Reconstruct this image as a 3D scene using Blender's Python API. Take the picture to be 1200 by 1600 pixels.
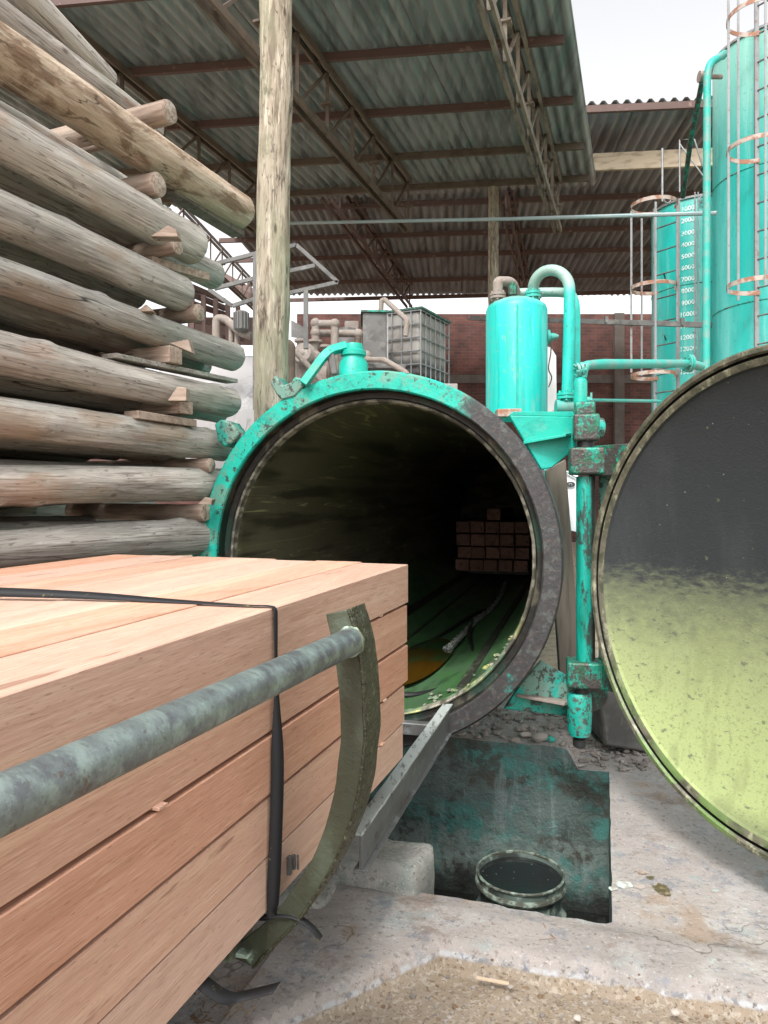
import bpy, bmesh, math, random
from math import radians as R_, sin, cos, pi, tan, atan2, sqrt
from mathutils import Vector, Matrix, noise, Euler
random.seed(7)
S = bpy.context.scene
for o in list(bpy.data.objects): bpy.data.objects.remove(o, do_unlink=True)
C = S.collection
# ------------------------------------------------------------------ camera, world, sun, exposure
F_ = 1150.0; HZ = 775.0; EYE = 1.7
cam_d = bpy.data.cameras.new("camera"); cam = bpy.data.objects.new("camera", cam_d); C.objects.link(cam)
cam.location = (0, 0, EYE); cam.rotation_euler = (pi/2, 0, 0)
cam_d.sensor_fit = 'VERTICAL'; cam_d.sensor_height = 36; cam_d.sensor_width = 27
cam_d.lens = F_/1600*36; cam_d.shift_y = (HZ-800)/1600
cam_d.clip_start = .02; cam_d.clip_end = 2000
S.camera = cam
SUN_EL, SUN_AZ = 52, 200      # azimuth clockwise from +Y
w = bpy.data.worlds.new("World"); S.world = w; w.use_nodes = True
nt = w.node_tree; nt.nodes.clear()
sky = nt.nodes.new('ShaderNodeTexSky'); sky.sky_type = 'NISHITA'; sky.sun_disc = False
sky.sun_elevation = R_(SUN_EL); sky.sun_rotation = R_(SUN_AZ); sky.air_density = 1.0; sky.dust_density = 4.0
hs = nt.nodes.new('ShaderNodeHueSaturation'); hs.inputs['Saturation'].default_value = .06; hs.inputs['Value'].default_value = 1.4
bg = nt.nodes.new('ShaderNodeBackground'); bg.inputs['Strength'].default_value = .15
wo = nt.nodes.new('ShaderNodeOutputWorld')
nt.links.new(sky.outputs[0], hs.inputs['Color']); nt.links.new(hs.outputs[0], bg.inputs[0]); nt.links.new(bg.outputs[0], wo.inputs[0])
sl = bpy.data.lights.new("sun", 'SUN'); sl.energy = 1.5; sl.angle = R_(11); sl.color = (1, .97, .92)
so = bpy.data.objects.new("sun", sl); C.objects.link(so); so.location = (0, -5, 12)
_d = Vector((sin(R_(SUN_AZ))*cos(R_(SUN_EL)), cos(R_(SUN_AZ))*cos(R_(SUN_EL)), sin(R_(SUN_EL))))
so.rotation_euler = _d.to_track_quat('Z', 'Y').to_euler()
S.view_settings.view_transform = 'Standard'; S.view_settings.look = 'None'
S.view_settings.exposure = 0.80; S.view_settings.gamma = 1

# ------------------------------------------------------------------ helpers
def P(px, py, D): return Vector(((px-600)/F_*D, D, EYE-(py-HZ)/F_*D))
MW = {}
def tag(o, label=None, cat=None, group=None, kind=None):
    if label: o['label'] = label
    if cat: o['category'] = cat
    if group: o['group'] = group
    if kind: o['kind'] = kind
    return o
def frame(loc, yaw=0, M3=None):
    m = (M3.to_4x4() if M3 else Matrix.Rotation(yaw, 4, 'Z'))
    m.translation = Vector(loc); return m
def thing(name, label, cat, loc=(0, 0, 0), yaw=0, group=None, M=None):
    o = bpy.data.objects.new(name, None); o.empty_display_size = .2; C.objects.link(o)
    m = M if M is not None else frame(loc, yaw)
    o.matrix_world = m; MW[o] = m.copy(); tag(o, label, cat, group); return o
def basis(z, up=Vector((0, 0, 1))):
    z = Vector(z).normalized()
    if abs(z.dot(up)) > .999: up = Vector((0, 1, 0))
    x = up.cross(z).normalized(); y = z.cross(x)
    m = Matrix((x, y, z)).transposed(); return m
def fillet(pts, r, n=7):
    pts = [Vector(p) for p in pts]; out = [pts[0]]
    for i in range(1, len(pts)-1):
        a, b, c = pts[i-1], pts[i], pts[i+1]
        d1 = (a-b); d2 = (c-b); rr = min(r, d1.length*.49, d2.length*.49)
        p1 = b+d1.normalized()*rr; p2 = b+d2.normalized()*rr
        for k in range(n+1):
            t = k/n; out.append((1-t)**2*p1+2*t*(1-t)*b+t*t*p2)
    out.append(pts[-1]); return out
def catmull(pts, n=6):
    pts = [Vector(p) for p in pts]; q = [pts[0]]+pts+[pts[-1]]; out = []
    for i in range(1, len(q)-2):
        for k in range(n):
            t = k/n; a, b, c, d = q[i-1:i+3]
            out.append(.5*((2*b)+(c-a)*t+(2*a-5*b+4*c-d)*t*t+(-a+3*b-3*c+d)*t**3))
    out.append(pts[-1]); return out
class MB:
    def __init__(s): s.v = []; s.f = []; s.mi = []; s.cur = 0
    def add(s, vs, fs, M=None):
        b = len(s.v)
        for v in vs: s.v.append((M @ Vector(v)) if M is not None else Vector(v))
        for f in fs: s.f.append([b+i for i in f]); s.mi.append(s.cur)
        return s
    def box(s, c, sz, M=None, yaw=0, rot=None):
        x, y, z = [q/2 for q in sz]
        vs = [(-x,-y,-z),(x,-y,-z),(x,y,-z),(-x,y,-z),(-x,-y,z),(x,-y,z),(x,y,z),(-x,y,z)]
        L = (rot.to_4x4() if rot else Matrix.Rotation(yaw, 4, 'Z')); L.translation = Vector(c)
        if M is not None: L = M @ L
        return s.add(vs, [(0,3,2,1),(4,5,6,7),(0,1,5,4),(1,2,6,5),(2,3,7,6),(3,0,4,7)], L)
    def bar(s, a, b, w, h, up=Vector((0, 0, 1)), M=None):
        a, b = Vector(a), Vector(b); d = b-a
        B = basis(d, up).to_4x4(); B.translation = (a+b)/2
        if M is not None: B = M @ B
        x, y, z = w/2, h/2, d.length/2
        vs = [(-x,-y,-z),(x,-y,-z),(x,y,-z),(-x,y,-z),(-x,-y,z),(x,-y,z),(x,y,z),(-x,y,z)]
        return s.add(vs, [(0,3,2,1),(4,5,6,7),(0,1,5,4),(1,2,6,5),(2,3,7,6),(3,0,4,7)], B)
    def tube(s, pts, r, n=12, cap=True, M=None, wob=0):
        pts = [Vector(p) for p in pts]; N = len(pts)
        rs = r if isinstance(r, (list, tuple)) else [r]*N
        vs = []; prev = None
        for i, p in enumerate(pts):
            t = (pts[min(i+1, N-1)]-pts[max(i-1, 0)]).normalized()
            if prev is None:
                u = t.orthogonal().normalized()
            else:
                u = (prev-t*prev.dot(t)).normalized()
            prev = u; v = t.cross(u)
            for k in range(n):
                a = 2*pi*k/n; q = u*cos(a)+v*sin(a); rr = rs[i]
                if wob: rr *= 1+wob*noise.noise(p*6+q*1.3)
                vs.append(p+q*rr)
        fs = [(i*n+k, i*n+(k+1) % n, (i+1)*n+(k+1) % n, (i+1)*n+k) for i in range(N-1) for k in range(n)]
        if cap: fs += [tuple(range(n-1, -1, -1)), tuple((N-1)*n+k for k in range(n))]
        return s.add(vs, fs, M)
    def cyl(s, a, b, r, r2=None, n=20, M=None): return s.tube([a, b], [r, r if r2 is None else r2], n, True, M)
    def lathe(s, prof, M=None, n=64, closed=False, a0=0, a1=2*pi):
        # prof: (r, h); axis = local z
        vs = []; full = abs(a1-a0-2*pi) < 1e-6; m = n if full else n+1
        for r, h in prof:
            for k in range(m):
                a = a0+(a1-a0)*k/n; vs.append((r*cos(a), r*sin(a), h))
        L = len(prof); fs = []
        for i in range(L if closed else L-1):
            j = (i+1) % L
            for k in range(n):
                k2 = (k+1) % m; fs.append((i*m+k, i*m+k2, j*m+k2, j*m+k))
        return s.add(vs, fs, M)
    def prism(s, poly, y0, y1, M=None):
        n = len(poly); vs = [(x, y0, z) for x, z in poly]+[(x, y1, z) for x, z in poly]
        fs = [tuple(range(n)), tuple(range(2*n-1, n-1, -1))]+[(i, n+i, n+(i+1) % n, (i+1) % n) for i in range(n)]
        return s.add(vs, fs, M)
    def pprism(s, poly, D, th):
        a = [P(x, y, D) for x, y in poly]; b = [v+Vector((0, th, 0)) for v in a]; n = len(a)
        return s.add(a+b, [tuple(range(n)), tuple(range(2*n-1, n-1, -1))]+[(i, n+i, n+(i+1) % n, (i+1) % n) for i in range(n)])
    def sphere(s, c, r, n=14, M=None, sq=(1, 1, 1)):
        pr = []; c = Vector(c); vs = []; fs = []; m = n//2
        for i in range(m+1):
            th = pi*i/m
            for k in range(n):
                a = 2*pi*k/n; vs.append(c+Vector((r*sin(th)*cos(a)*sq[0], r*sin(th)*sin(a)*sq[1], r*cos(th)*sq[2])))
        for i in range(m):
            for k in range(n): fs.append((i*n+k, (i+1)*n+k, (i+1)*n+(k+1) % n, i*n+(k+1) % n))
        return s.add(vs, fs, M)
    def disp(s, amp, sc, seed=0):
        for i, v in enumerate(s.v):
            s.v[i] = v+noise.noise_vector(v*sc+Vector((seed, seed, seed)))*amp
        return s
    def build(s, name, mats, parent=None, M=None, local=False, bevel=0, smooth=35, seg=2):
        """parent: verts world (or local if local=True). no parent: M + local verts, or world verts -> origin at base."""
        if parent is not None:
            if not local:
                inv = MW[parent].inverted(); vs = [inv @ v for v in s.v]
            else: vs = s.v
            mw = None
        elif M is not None: vs = s.v; mw = M
        else:
            mn = Vector((min(v.x for v in s.v), min(v.y for v in s.v), min(v.z for v in s.v)))
            mx = Vector((max(v.x for v in s.v), max(v.y for v in s.v), 0))
            c = Vector(((mn.x+mx.x)/2, (mn.y+mx.y)/2, mn.z)); vs = [v-c for v in s.v]; mw = Matrix.Translation(c)
        me = bpy.data.meshes.new(name); me.from_pydata([tuple(v) for v in vs], [], s.f)
        bm = bmesh.new(); bm.from_mesh(me)
        bmesh.ops.remove_doubles(bm, verts=bm.verts, dist=1e-5)
        bmesh.ops.recalc_face_normals(bm, faces=bm.faces); bm.to_mesh(me); bm.free()
        if not isinstance(mats, (list, tuple)): mats = [mats]
        for m in mats: me.materials.append(m)
        if len(mats) > 1 and len(me.polygons) == len(s.mi):
            for p, i in zip(me.polygons, s.mi): p.material_index = i
        if smooth:
            for p in me.polygons: p.use_smooth = True
            me.set_sharp_from_angle(angle=R_(smooth))
        o = bpy.data.objects.new(name, me); C.objects.link(o)
        if parent is not None: o.parent = parent; MW[o] = MW[parent]
        else:
            o.matrix_world = mw; MW[o] = mw.copy()
        if bevel:
            b = o.modifiers.new('bevel', 'BEVEL'); b.width = bevel; b.segments = seg; b.limit_method = 'ANGLE'; b.angle_limit = R_(40)
        return o
# ------------------------------------------------------------------ materials
def srgb(r, g, b):
    f = lambda c: (c/255/12.92) if c/255 <= .04045 else ((c/255+.055)/1.055)**2.4
    return (f(r), f(g), f(b), 1)
def lin(c): return tuple(c)+(1,) if len(c) == 3 else tuple(c)
def mat(name, base, layers=(), rough=.7, metal=0, bumps=(), bdist=.004, rnd=.0, hue=0, spec=.5, shift=True, coat=0):
    """layers: dict(c=colour, k='noise'|'line'|'grad'|'vor'|'abs', s=scale(vec), lo, hi, d=detail, f=max fac, r=roughness, ax, ns, na)"""
    m = bpy.data.materials.new(name); m.use_nodes = True; t = m.node_tree; N = t.nodes; L = t.links
    bs = N['Principled BSDF']
    tc = N.new('ShaderNodeTexCoord'); vec = tc.outputs['Object']
    oi = N.new('ShaderNodeObjectInfo')
    if shift:
        mu = N.new('ShaderNodeMath'); mu.operation = 'MULTIPLY'; L.new(oi.outputs['Random'], mu.inputs[0]); mu.inputs[1].default_value = 53.7
        ad = N.new('ShaderNodeVectorMath'); ad.operation = 'ADD'; L.new(vec, ad.inputs[0]); L.new(mu.outputs[0], ad.inputs[1]); svec = ad.outputs[0]
    else: svec = vec
    def noi(s, d=4, rr=.55, dist=0, off=0):
        mp = N.new('ShaderNodeMapping'); L.new(svec, mp.inputs[0])
        mp.inputs['Scale'].default_value = (s, s, s) if isinstance(s, (int, float)) else s
        mp.inputs['Location'].default_value = (off, off*1.7, off*.6)
        n = N.new('ShaderNodeTexNoise'); n.inputs['Scale'].default_value = 1; n.inputs['Detail'].default_value = d
        n.inputs['Roughness'].default_value = rr; n.inputs['Distortion'].default_value = dist
        L.new(mp.outputs[0], n.inputs['Vector']); return n.outputs['Fac']
    def vor(s, off=0):
        mp = N.new('ShaderNodeMapping'); L.new(svec, mp.inputs[0])
        mp.inputs['Scale'].default_value = (s, s, s) if isinstance(s, (int, float)) else s
        mp.inputs['Location'].default_value = (off, off, off)
        n = N.new('ShaderNodeTexVoronoi'); n.inputs['Scale'].default_value = 1
        L.new(mp.outputs[0], n.inputs['Vector']); return n.outputs['Distance']
    def mr(sock, lo, hi, f0=0, f1=1):
        r = N.new('ShaderNodeMapRange'); r.interpolation_type = 'SMOOTHSTEP'; L.new(sock, r.inputs[0])
        r.inputs[1].default_value = lo; r.inputs[2].default_value = hi; r.inputs[3].default_value = f0; r.inputs[4].default_value = f1
        return r.outputs[0]
    def math2(op, a, b):
        n = N.new('ShaderNodeMath'); n.operation = op
        for i, q in enumerate((a, b)):
            if isinstance(q, (int, float)): n.inputs[i].default_value = q
            else: L.new(q, n.inputs[i])
        return n.outputs[0]
    col = None; c0 = lin(base); rv = None
    colsock = N.new('ShaderNodeRGB'); colsock.outputs[0].default_value = c0; col = colsock.outputs[0]
    rsock = N.new('ShaderNodeValue'); rsock.outputs[0].default_value = rough; rv = rsock.outputs[0]
    for i, l in enumerate(layers):
        k = l.get('k', 'noise'); lo, hi, f = l.get('lo', .45), l.get('hi', .6), l.get('f', 1)
        if k == 'noise': fac = mr(noi(l.get('s', 5), l.get('d', 5), l.get('rr', .55), l.get('dist', 0), l.get('off', i*3.1)), lo, hi, 0, f)
        elif k == 'line':
            a = math2('SUBTRACT', noi(l.get('s', 5), l.get('d', 2), .5, l.get('dist', 0), l.get('off', i*3.1)), l.get('at', .5))
            fac = mr(math2('ABSOLUTE', a, 0), 0, l.get('w', .02), f, 0)
            if 'ms' in l: fac = math2('MULTIPLY', fac, mr(noi(l['ms'], 2, .5, 0, i*7), .48, .56))
        elif k == 'vor': fac = mr(vor(l.get('s', 20), i*2.3), lo, hi, f, 0)
        elif k == 'grad':
            sp = N.new('ShaderNodeSeparateXYZ'); L.new(vec, sp.inputs[0]); g = sp.outputs[l.get('ax', 2)]
            if l.get('na', 0): g = math2('ADD', g, math2('MULTIPLY', math2('SUBTRACT', noi(l.get('ns', 4), 6, .65, 0, i), .5), l['na']))
            fac = mr(g, lo, hi, 0, f)
            if 'ms' in l: fac = math2('MULTIPLY', fac, mr(noi(l['ms'], 5, .6, 0, i*7), l.get('mlo', .4), l.get('mhi', .6)))
        mx = N.new('ShaderNodeMix'); mx.data_type = 'RGBA'; L.new(fac, mx.inputs[0]); L.new(col, mx.inputs[6]); mx.inputs[7].default_value = lin(l['c']); col = mx.outputs[2]
        if 'r' in l:
            m2 = N.new('ShaderNodeMix'); L.new(fac, m2.inputs[0]); L.new(rv, m2.inputs[2]); m2.inputs[3].default_value = l['r']; rv = m2.outputs[0]
    if rnd or hue:
        h = N.new('ShaderNodeHueSaturation'); L.new(col, h.inputs['Color'])
        if rnd: L.new(mr(oi.outputs['Random'], 0, 1, 1-rnd, 1+rnd), h.inputs['Value'])
        if hue:
            s2 = math2('FRACT', math2('MULTIPLY', oi.outputs['Random'], 17.3), 0)
            L.new(mr(s2, 0, 1, .5-hue, .5+hue), h.inputs['Hue'])
            L.new(mr(s2, 0, 1, 1.15, .85), h.inputs['Saturation'])
        col = h.outputs[0]
    L.new(col, bs.inputs['Base Color']); L.new(rv, bs.inputs['Roughness'])
    bs.inputs['Metallic'].default_value = metal; bs.inputs['Specular IOR Level'].default_value = spec
    if coat: bs.inputs['Coat Weight'].default_value = coat; bs.inputs['Coat Roughness'].default_value = .08
    if bumps:
        tot = None
        for i, (s, st, d) in enumerate(bumps):
            q = math2('MULTIPLY', noi(s, d, .6, 0, 20+i), st); tot = q if tot is None else math2('ADD', tot, q)
        b = N.new('ShaderNodeBump'); b.inputs['Strength'].default_value = 1; b.inputs['Distance'].default_value = bdist
        L.new(tot, b.inputs['Height']); L.new(b.outputs[0], bs.inputs['Normal'])
    return m
dark = (.02, .018, .016)
M = {}
M['log'] = mat('weathered_log', (.40, .37, .33), [
    dict(c=(.19, .17, .15), s=(1.2, 9, 9), lo=.44, hi=.66, f=.62, d=9, rr=.6),
    dict(c=(.56, .535, .49), s=(2.0, 20, 20), lo=.50, hi=.66, f=.65, d=9, rr=.65),
    dict(c=(.13, .11, .09), s=(3.5, 55, 55), lo=.53, hi=.66, f=.65, d=6, rr=.6),
    dict(c=(.56, .51, .44), s=(5, 90, 90), lo=.58, hi=.68, f=.6, d=5),
    dict(c=(.20, .23, .18), s=(1.3, 2.2, 2.2), lo=.52, hi=.66, f=.5, d=8),
    dict(c=(.30, .20, .135), s=(1.5, 3.0, 3.0), lo=.56, hi=.66, f=.6, d=8),
    dict(c=(.10, .08, .065), s=(14, 50, 50), lo=.62, hi=.68, f=.6, d=6),
    dict(c=(.035, .028, .022), k='line', s=(.30, 4.0, 4.0), w=.0045, d=3, f=.95, ms=(.8, 2, 2)),
    dict(c=(.06, .05, .04), k='line', s=(.6, 15, 15), w=.008, d=2, f=.6, ms=2),
    dict(c=(.09, .06, .045), k='vor', s=(3, 6, 6), lo=.03, hi=.10, f=.7)],
    rough=.85, bumps=[((1.8, 55, 55), 1.2, 7), ((.8, 10, 10), 1.8, 6)], bdist=.008, rnd=.16, hue=.012, spec=.25)
M['cut_end'] = mat('sawn_log_end', (.40, .32, .255), [dict(c=(.20, .15, .11), s=(5, 40, 40), lo=.46, hi=.58, f=.7, d=8, rr=.7), dict(c=(.50, .44, .38), s=22, lo=.52, hi=.62, f=.7, d=8), dict(c=(.06, .045, .035), k='line', s=(4, 13, 13), w=.02, d=2, f=.8)], rough=.85, bumps=[(60, 1, 5)], bdist=.002, rnd=.15)
M['torn'] = mat('torn_bark_log', (.42, .33, .245), [
    dict(c=(.19, .125, .08), s=(2.6, 6, 6), lo=.46, hi=.58, f=.9, d=9, rr=.65, dist=.6),
    dict(c=(.55, .47, .38), s=(2.5, 30, 30), lo=.52, hi=.66, f=.7, d=7),
    dict(c=(.11, .07, .045), k='line', s=(2.2, 6, 6), w=.02, d=5, f=.8, ms=1.6, dist=.8),
    dict(c=(.07, .05, .035), k='line', s=(.5, 6, 6), w=.008, d=4, f=.9, ms=(.9, 3, 3))],
    rough=.85, bumps=[((2, 30, 30), 1.2, 7), ((3, 7, 7), 3, 6)], bdist=.014, spec=.25)
M['stick'] = mat('debarked_pole', (.33, .25, .20), [
    dict(c=(.46, .36, .29), s=(5, 60, 60), lo=.5, hi=.62, f=.7, d=6),
    dict(c=(.16, .11, .08), s=(3, 25, 25), lo=.45, hi=.7, f=.7, d=6),
    dict(c=(.40, .33, .27), s=(4, 9, 9), lo=.5, hi=.65, f=.6, d=5),
    dict(c=(.05, .035, .03), k='line', s=(1.5, 12, 12), w=.015, f=.7, ms=3)],
    rough=.8, bumps=[((3, 40, 40), 1, 5)], bdist=.005, rnd=.15, spec=.25)
M['post'] = mat('peeled_post', (.36, .305, .235), [
    dict(c=(.17, .13, .095), s=(16, 16, 2.6), lo=.46, hi=.60, f=.85, d=9, rr=.65, dist=.4),
    dict(c=(.55, .49, .40), s=(30, 30, 2.6), lo=.52, hi=.62, f=.75, d=10, rr=.65, dist=.4),
    dict(c=(.13, .10, .08), s=(45, 45, 5), lo=.54, hi=.64, f=.6, d=7),
    dict(c=(.085, .07, .06), s=(5, 5, 2.2), lo=.56, hi=.62, f=.85, d=8, rr=.7),
    dict(c=(.27, .27, .18), s=(3, 3, 1.2), lo=.50, hi=.62, f=.5, d=5),
    dict(c=(.05, .04, .03), k='line', s=(9, 9, .9), w=.010, d=4, f=.8, ms=2),
    dict(c=(.05, .04, .03), k='vor', s=(9, 9, 3), lo=.05, hi=.18, f=.8)],
    rough=.85, bumps=[((28, 28, 2.5), 1.6, 7), ((7, 7, 2), 3, 5)], bdist=.012, spec=.25)
timL = [
    dict(c=(.36, .195, .125), s=(1.2, 14, 30), lo=.44, hi=.66, f=.42, d=9, rr=.62, dist=.4),
    dict(c=(.62, .43, .31), s=(.5, 5, 13), lo=.5, hi=.72, f=.6, d=5, dist=.5),
    dict(c=(.33, .15, .08), k='line', s=(.25, 2.5, 9), w=.010, d=1, f=.35, dist=.8),
    dict(c=(.26, .145, .10), s=(14, 190, 230), lo=.55, hi=.68, f=.42, d=4),
    dict(c=(.17, .09, .06), s=(36, 200, 260), lo=.66, hi=.72, f=.55, d=2),
    dict(c=(.60, .42, .32), s=(12, 180, 230), lo=.52, hi=.68, f=.45, d=4),
    dict(c=(.20, .095, .06), s=(2.0, 14, 17), lo=.68, hi=.73, f=.7, d=5)]
M['timber'] = mat('fresh_sawn_timber', (.49, .295, .215), timL, rough=.72, bumps=[((16, 150, 190), 1, 4), ((1, 12, 25), .6, 3)], bdist=.0011, rnd=.035, hue=.003, spec=.3)
M['timber_end'] = mat('sawn_timber_end', (.36, .19, .13), [
    dict(c=(.22, .11, .07), s=(30, 12, 9), lo=.5, hi=.66, f=.8, d=4),
    dict(c=(.10, .05, .035), s=(8, 16, 26), lo=.6, hi=.68, f=.8, d=2)], rough=.8, bumps=[(60, 1, 4)], bdist=.002, rnd=.15)
def teal(name, amt_dark=.5, amt_rust=.5, extra=(), base=(.004, .36, .275), rough=.45, s=1.0):
    a = .70-.15*amt_dark
    return mat(name, base, [
        dict(c=(.02, .50, .43), s=2.2*s, lo=.45, hi=.65, f=.5, d=5),
        dict(c=(.10, .33, .27), s=7*s, lo=.55, hi=.64, f=.55, d=10, rr=.7, r=.6),
        dict(c=(.006, .24, .20), s=5*s, lo=.5, hi=.62, f=.6, d=10, rr=.7),
        dict(c=(.25, .20, .17), s=3.2*s, lo=a-.05, hi=a+.05, f=.55, d=7, r=.8),
        dict(c=(.045, .035, .03), s=19*s, lo=a, hi=a+.06, f=.9, d=12, rr=.72, r=.75),
        dict(c=(.13, .07, .045), s=34*s, lo=.80-.14*amt_rust, hi=.84-.14*amt_rust, f=.9, d=4, r=.8)]+list(extra),
        rough=rough, bumps=[(9*s, 1, 7), (45*s, .35, 4)], bdist=.004, shift=False)
M['teal'] = teal('teal_paint', .45, .4)
M['teal_tank'] = mat('teal_tank_paint', (.004, .40, .345), [
    dict(c=(.03, .60, .56), s=(5, 5, .5), lo=.45, hi=.65, f=.6, d=6),
    dict(c=(.006, .36, .33), s=(6, 6, .6), lo=.55, hi=.7, f=.5, d=6),
    dict(c=(.22, .40, .36), s=(16, 16, 1.5), lo=.55, hi=.64, f=.5, d=10, rr=.7),
    dict(c=(.003, .28, .25), s=(30, 30, 2), lo=.52, hi=.62, f=.5, d=8),
    dict(c=(.12, .30, .26), s=24, lo=.58, hi=.63, f=.6, d=9, rr=.7),
    dict(c=(.22, .36, .32), k='grad', lo=.80, hi=.90, na=.10, ns=9, f=.75),
    dict(c=(.10, .08, .06), s=30, lo=.72, hi=.76, f=.8, d=3)], rough=.42, bumps=[(8, 1, 5)], bdist=.002, shift=False)
M['teal_big'] = mat('faded_teal_tank_paint', (.015, .38, .335), [
    dict(c=(.14, .52, .48), s=(1.8, 1.8, .25), lo=.42, hi=.62, f=.75, d=9, rr=.65),
    dict(c=(.25, .50, .44), s=(7, 7, .35), lo=.54, hi=.64, f=.55, d=9, rr=.7),
    dict(c=(.006, .38, .34), s=(2.4, 2.4, .3), lo=.55, hi=.7, f=.5, d=6),
    dict(c=(.30, .50, .40), k='grad', lo=5.8, hi=7.9, na=.8, ns=1.5, f=.6),
    dict(c=(.10, .08, .06), k='vor', s=3.2, lo=.03, hi=.07, f=.8),
    dict(c=(.22, .15, .10), s=(12, 12, .8), lo=.61, hi=.68, f=.55, d=9, rr=.7),
    dict(c=(.02, .28, .25), s=20, lo=.58, hi=.64, f=.6, d=9, rr=.7)], rough=.45, bumps=[(2, 1, 4)], bdist=.006, shift=False)
M['teal_dirty'] = teal('teal_paint_dirty_metal', 1.25, 1.2, base=(.006, .30, .23), rough=.5, s=1.3)
M['hinge'] = mat('oily_hinge_metal', (.055, .05, .045), [
    dict(c=(.008, .27, .19), s=(13, 13, 8), lo=.495, hi=.56, f=1, d=12, rr=.8),
    dict(c=(.01, .12, .06), s=16, lo=.52, hi=.64, f=.6, d=6),
    dict(c=(.12, .08, .06), s=50, lo=.58, hi=.66, f=.6, d=4),
    dict(c=(.28, .26, .24), s=38, lo=.67, hi=.72, f=.6, d=4)], rough=.42, metal=.25, bumps=[(14, 1.4, 8), (60, .7, 4)], bdist=.006, shift=False)
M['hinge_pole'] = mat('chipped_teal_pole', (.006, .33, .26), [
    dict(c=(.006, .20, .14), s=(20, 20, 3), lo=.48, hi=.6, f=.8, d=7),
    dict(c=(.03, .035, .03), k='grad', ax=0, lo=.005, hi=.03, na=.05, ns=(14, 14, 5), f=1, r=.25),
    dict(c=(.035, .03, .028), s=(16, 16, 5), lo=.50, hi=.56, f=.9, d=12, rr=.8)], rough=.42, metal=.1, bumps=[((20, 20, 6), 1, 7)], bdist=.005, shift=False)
M['flange'] = mat('flange_paint_and_bare_metal', (.005, .37, .28), [
    dict(c=(.015, .44, .35), s=3, lo=.45, hi=.65, f=.5, d=5),
    dict(c=(.13, .25, .19), s=6, lo=.50, hi=.58, f=.75, d=12, rr=.72),
    dict(c=(.005, .22, .18), s=11, lo=.54, hi=.62, f=.7, d=12, rr=.72),
    dict(c=(.03, .026, .024), s=19, lo=.57, hi=.61, f=.9, d=12, rr=.72),
    dict(c=(.10, .055, .035), s=26, lo=.62, hi=.67, f=.8, d=6),
    dict(c=(.036, .036, .037), k='grad', ax=0, lo=.48, hi=.62, na=.42, ns=(5, 5, 5), f=1, r=.5),
    dict(c=(.036, .036, .036), k='grad', ax=2, lo=-.45, hi=-.62, na=.2, ns=5, f=1, r=.5),
    dict(c=(.004, .28, .23), k='grad', ax=0, lo=.3, hi=.35, f=.85, ms=3.0, mlo=.60, mhi=.66),
    dict(c=(.035, .03, .032), k='grad', ax=0, lo=.45, hi=.5, f=.7, ms=9, mlo=.5, mhi=.6),
    dict(c=(.18, .21, .19), k='grad', ax=0, lo=.45, hi=.5, f=.2, ms=(19, 19, 19), mlo=.54, mhi=.62),
    dict(c=(.10, .07, .055), k='grad', ax=0, lo=.4, hi=.45, f=.4, ms=38, mlo=.54, mhi=.60)],
    rough=.45, metal=.05, bumps=[(10, 1, 8), (50, .5, 5)], bdist=.005, shift=False)
M['recess'] = mat('oily_recess_metal', (.018, .017, .014), [
    dict(c=(.10, .09, .06), s=(9, 9, 3), lo=.52, hi=.62, f=.8, d=7),
    dict(c=(.015, .05, .035), s=4, lo=.5, hi=.6, f=.7, d=5)], rough=.45, metal=.3, bumps=[(30, 1, 6)], bdist=.004, shift=False)
M['seal'] = mat('seal_ring', (.30, .28, .22), [
    dict(c=(.05, .045, .035), s=(16, 6, 16), lo=.42, hi=.58, f=.85, d=7),
    dict(c=(.50, .52, .18), k='grad', ax=2, lo=-.25, hi=-.6, f=.9, ms=(7, 3, 7), mlo=.48, mhi=.6),
    dict(c=(.10, .22, .12), k='grad', ax=2, lo=-.3, hi=-.6, f=.6, ms=9, mlo=.45, mhi=.55)], rough=.6, metal=.1, bumps=[(40, 1, 6)], bdist=.003, shift=False)
M['inner'] = mat('stained_cylinder_inside', (.15, .135, .085), [
    dict(c=(.50, .48, .24), k='line', s=(1.2, .25, 7), w=.008, d=4, f=.9, ms=(2, .8, 9)),
    dict(c=(.40, .38, .20), k='line', s=(2.5, .4, 15), w=.012, d=4, f=.8, ms=(2, .8, 5)),
    dict(c=(.16, .15, .08), s=(3, .7, 26), lo=.58, hi=.64, f=.6, d=10, rr=.6),
    
    dict(c=(.20, .17, .10), s=30, lo=.58, hi=.64, f=.6, d=9, rr=.7),
    dict(c=(.010, .010, .009), s=(3, .6, 8), lo=.46, hi=.6, f=.6, d=9),
    dict(c=(.05, .14, .045), k='grad', ax=2, lo=-.28, hi=-.60, na=.25, ns=(3, 1, 3), f=1),
    dict(c=(.065, .13, .065), k='grad', ax=2, lo=-.55, hi=-.75, f=.8, ms=(6, 2.5, 6), mlo=.42, mhi=.6),
    dict(c=(.02, .05, .02), k='grad', ax=2, lo=-.3, hi=-.4, f=.6, ms=(9, 3, 9), mlo=.5, mhi=.6)],
    rough=.5, metal=0, bumps=[((14, 4, 20), .7, 8), (60, .3, 4)], bdist=.004, shift=False)
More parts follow.
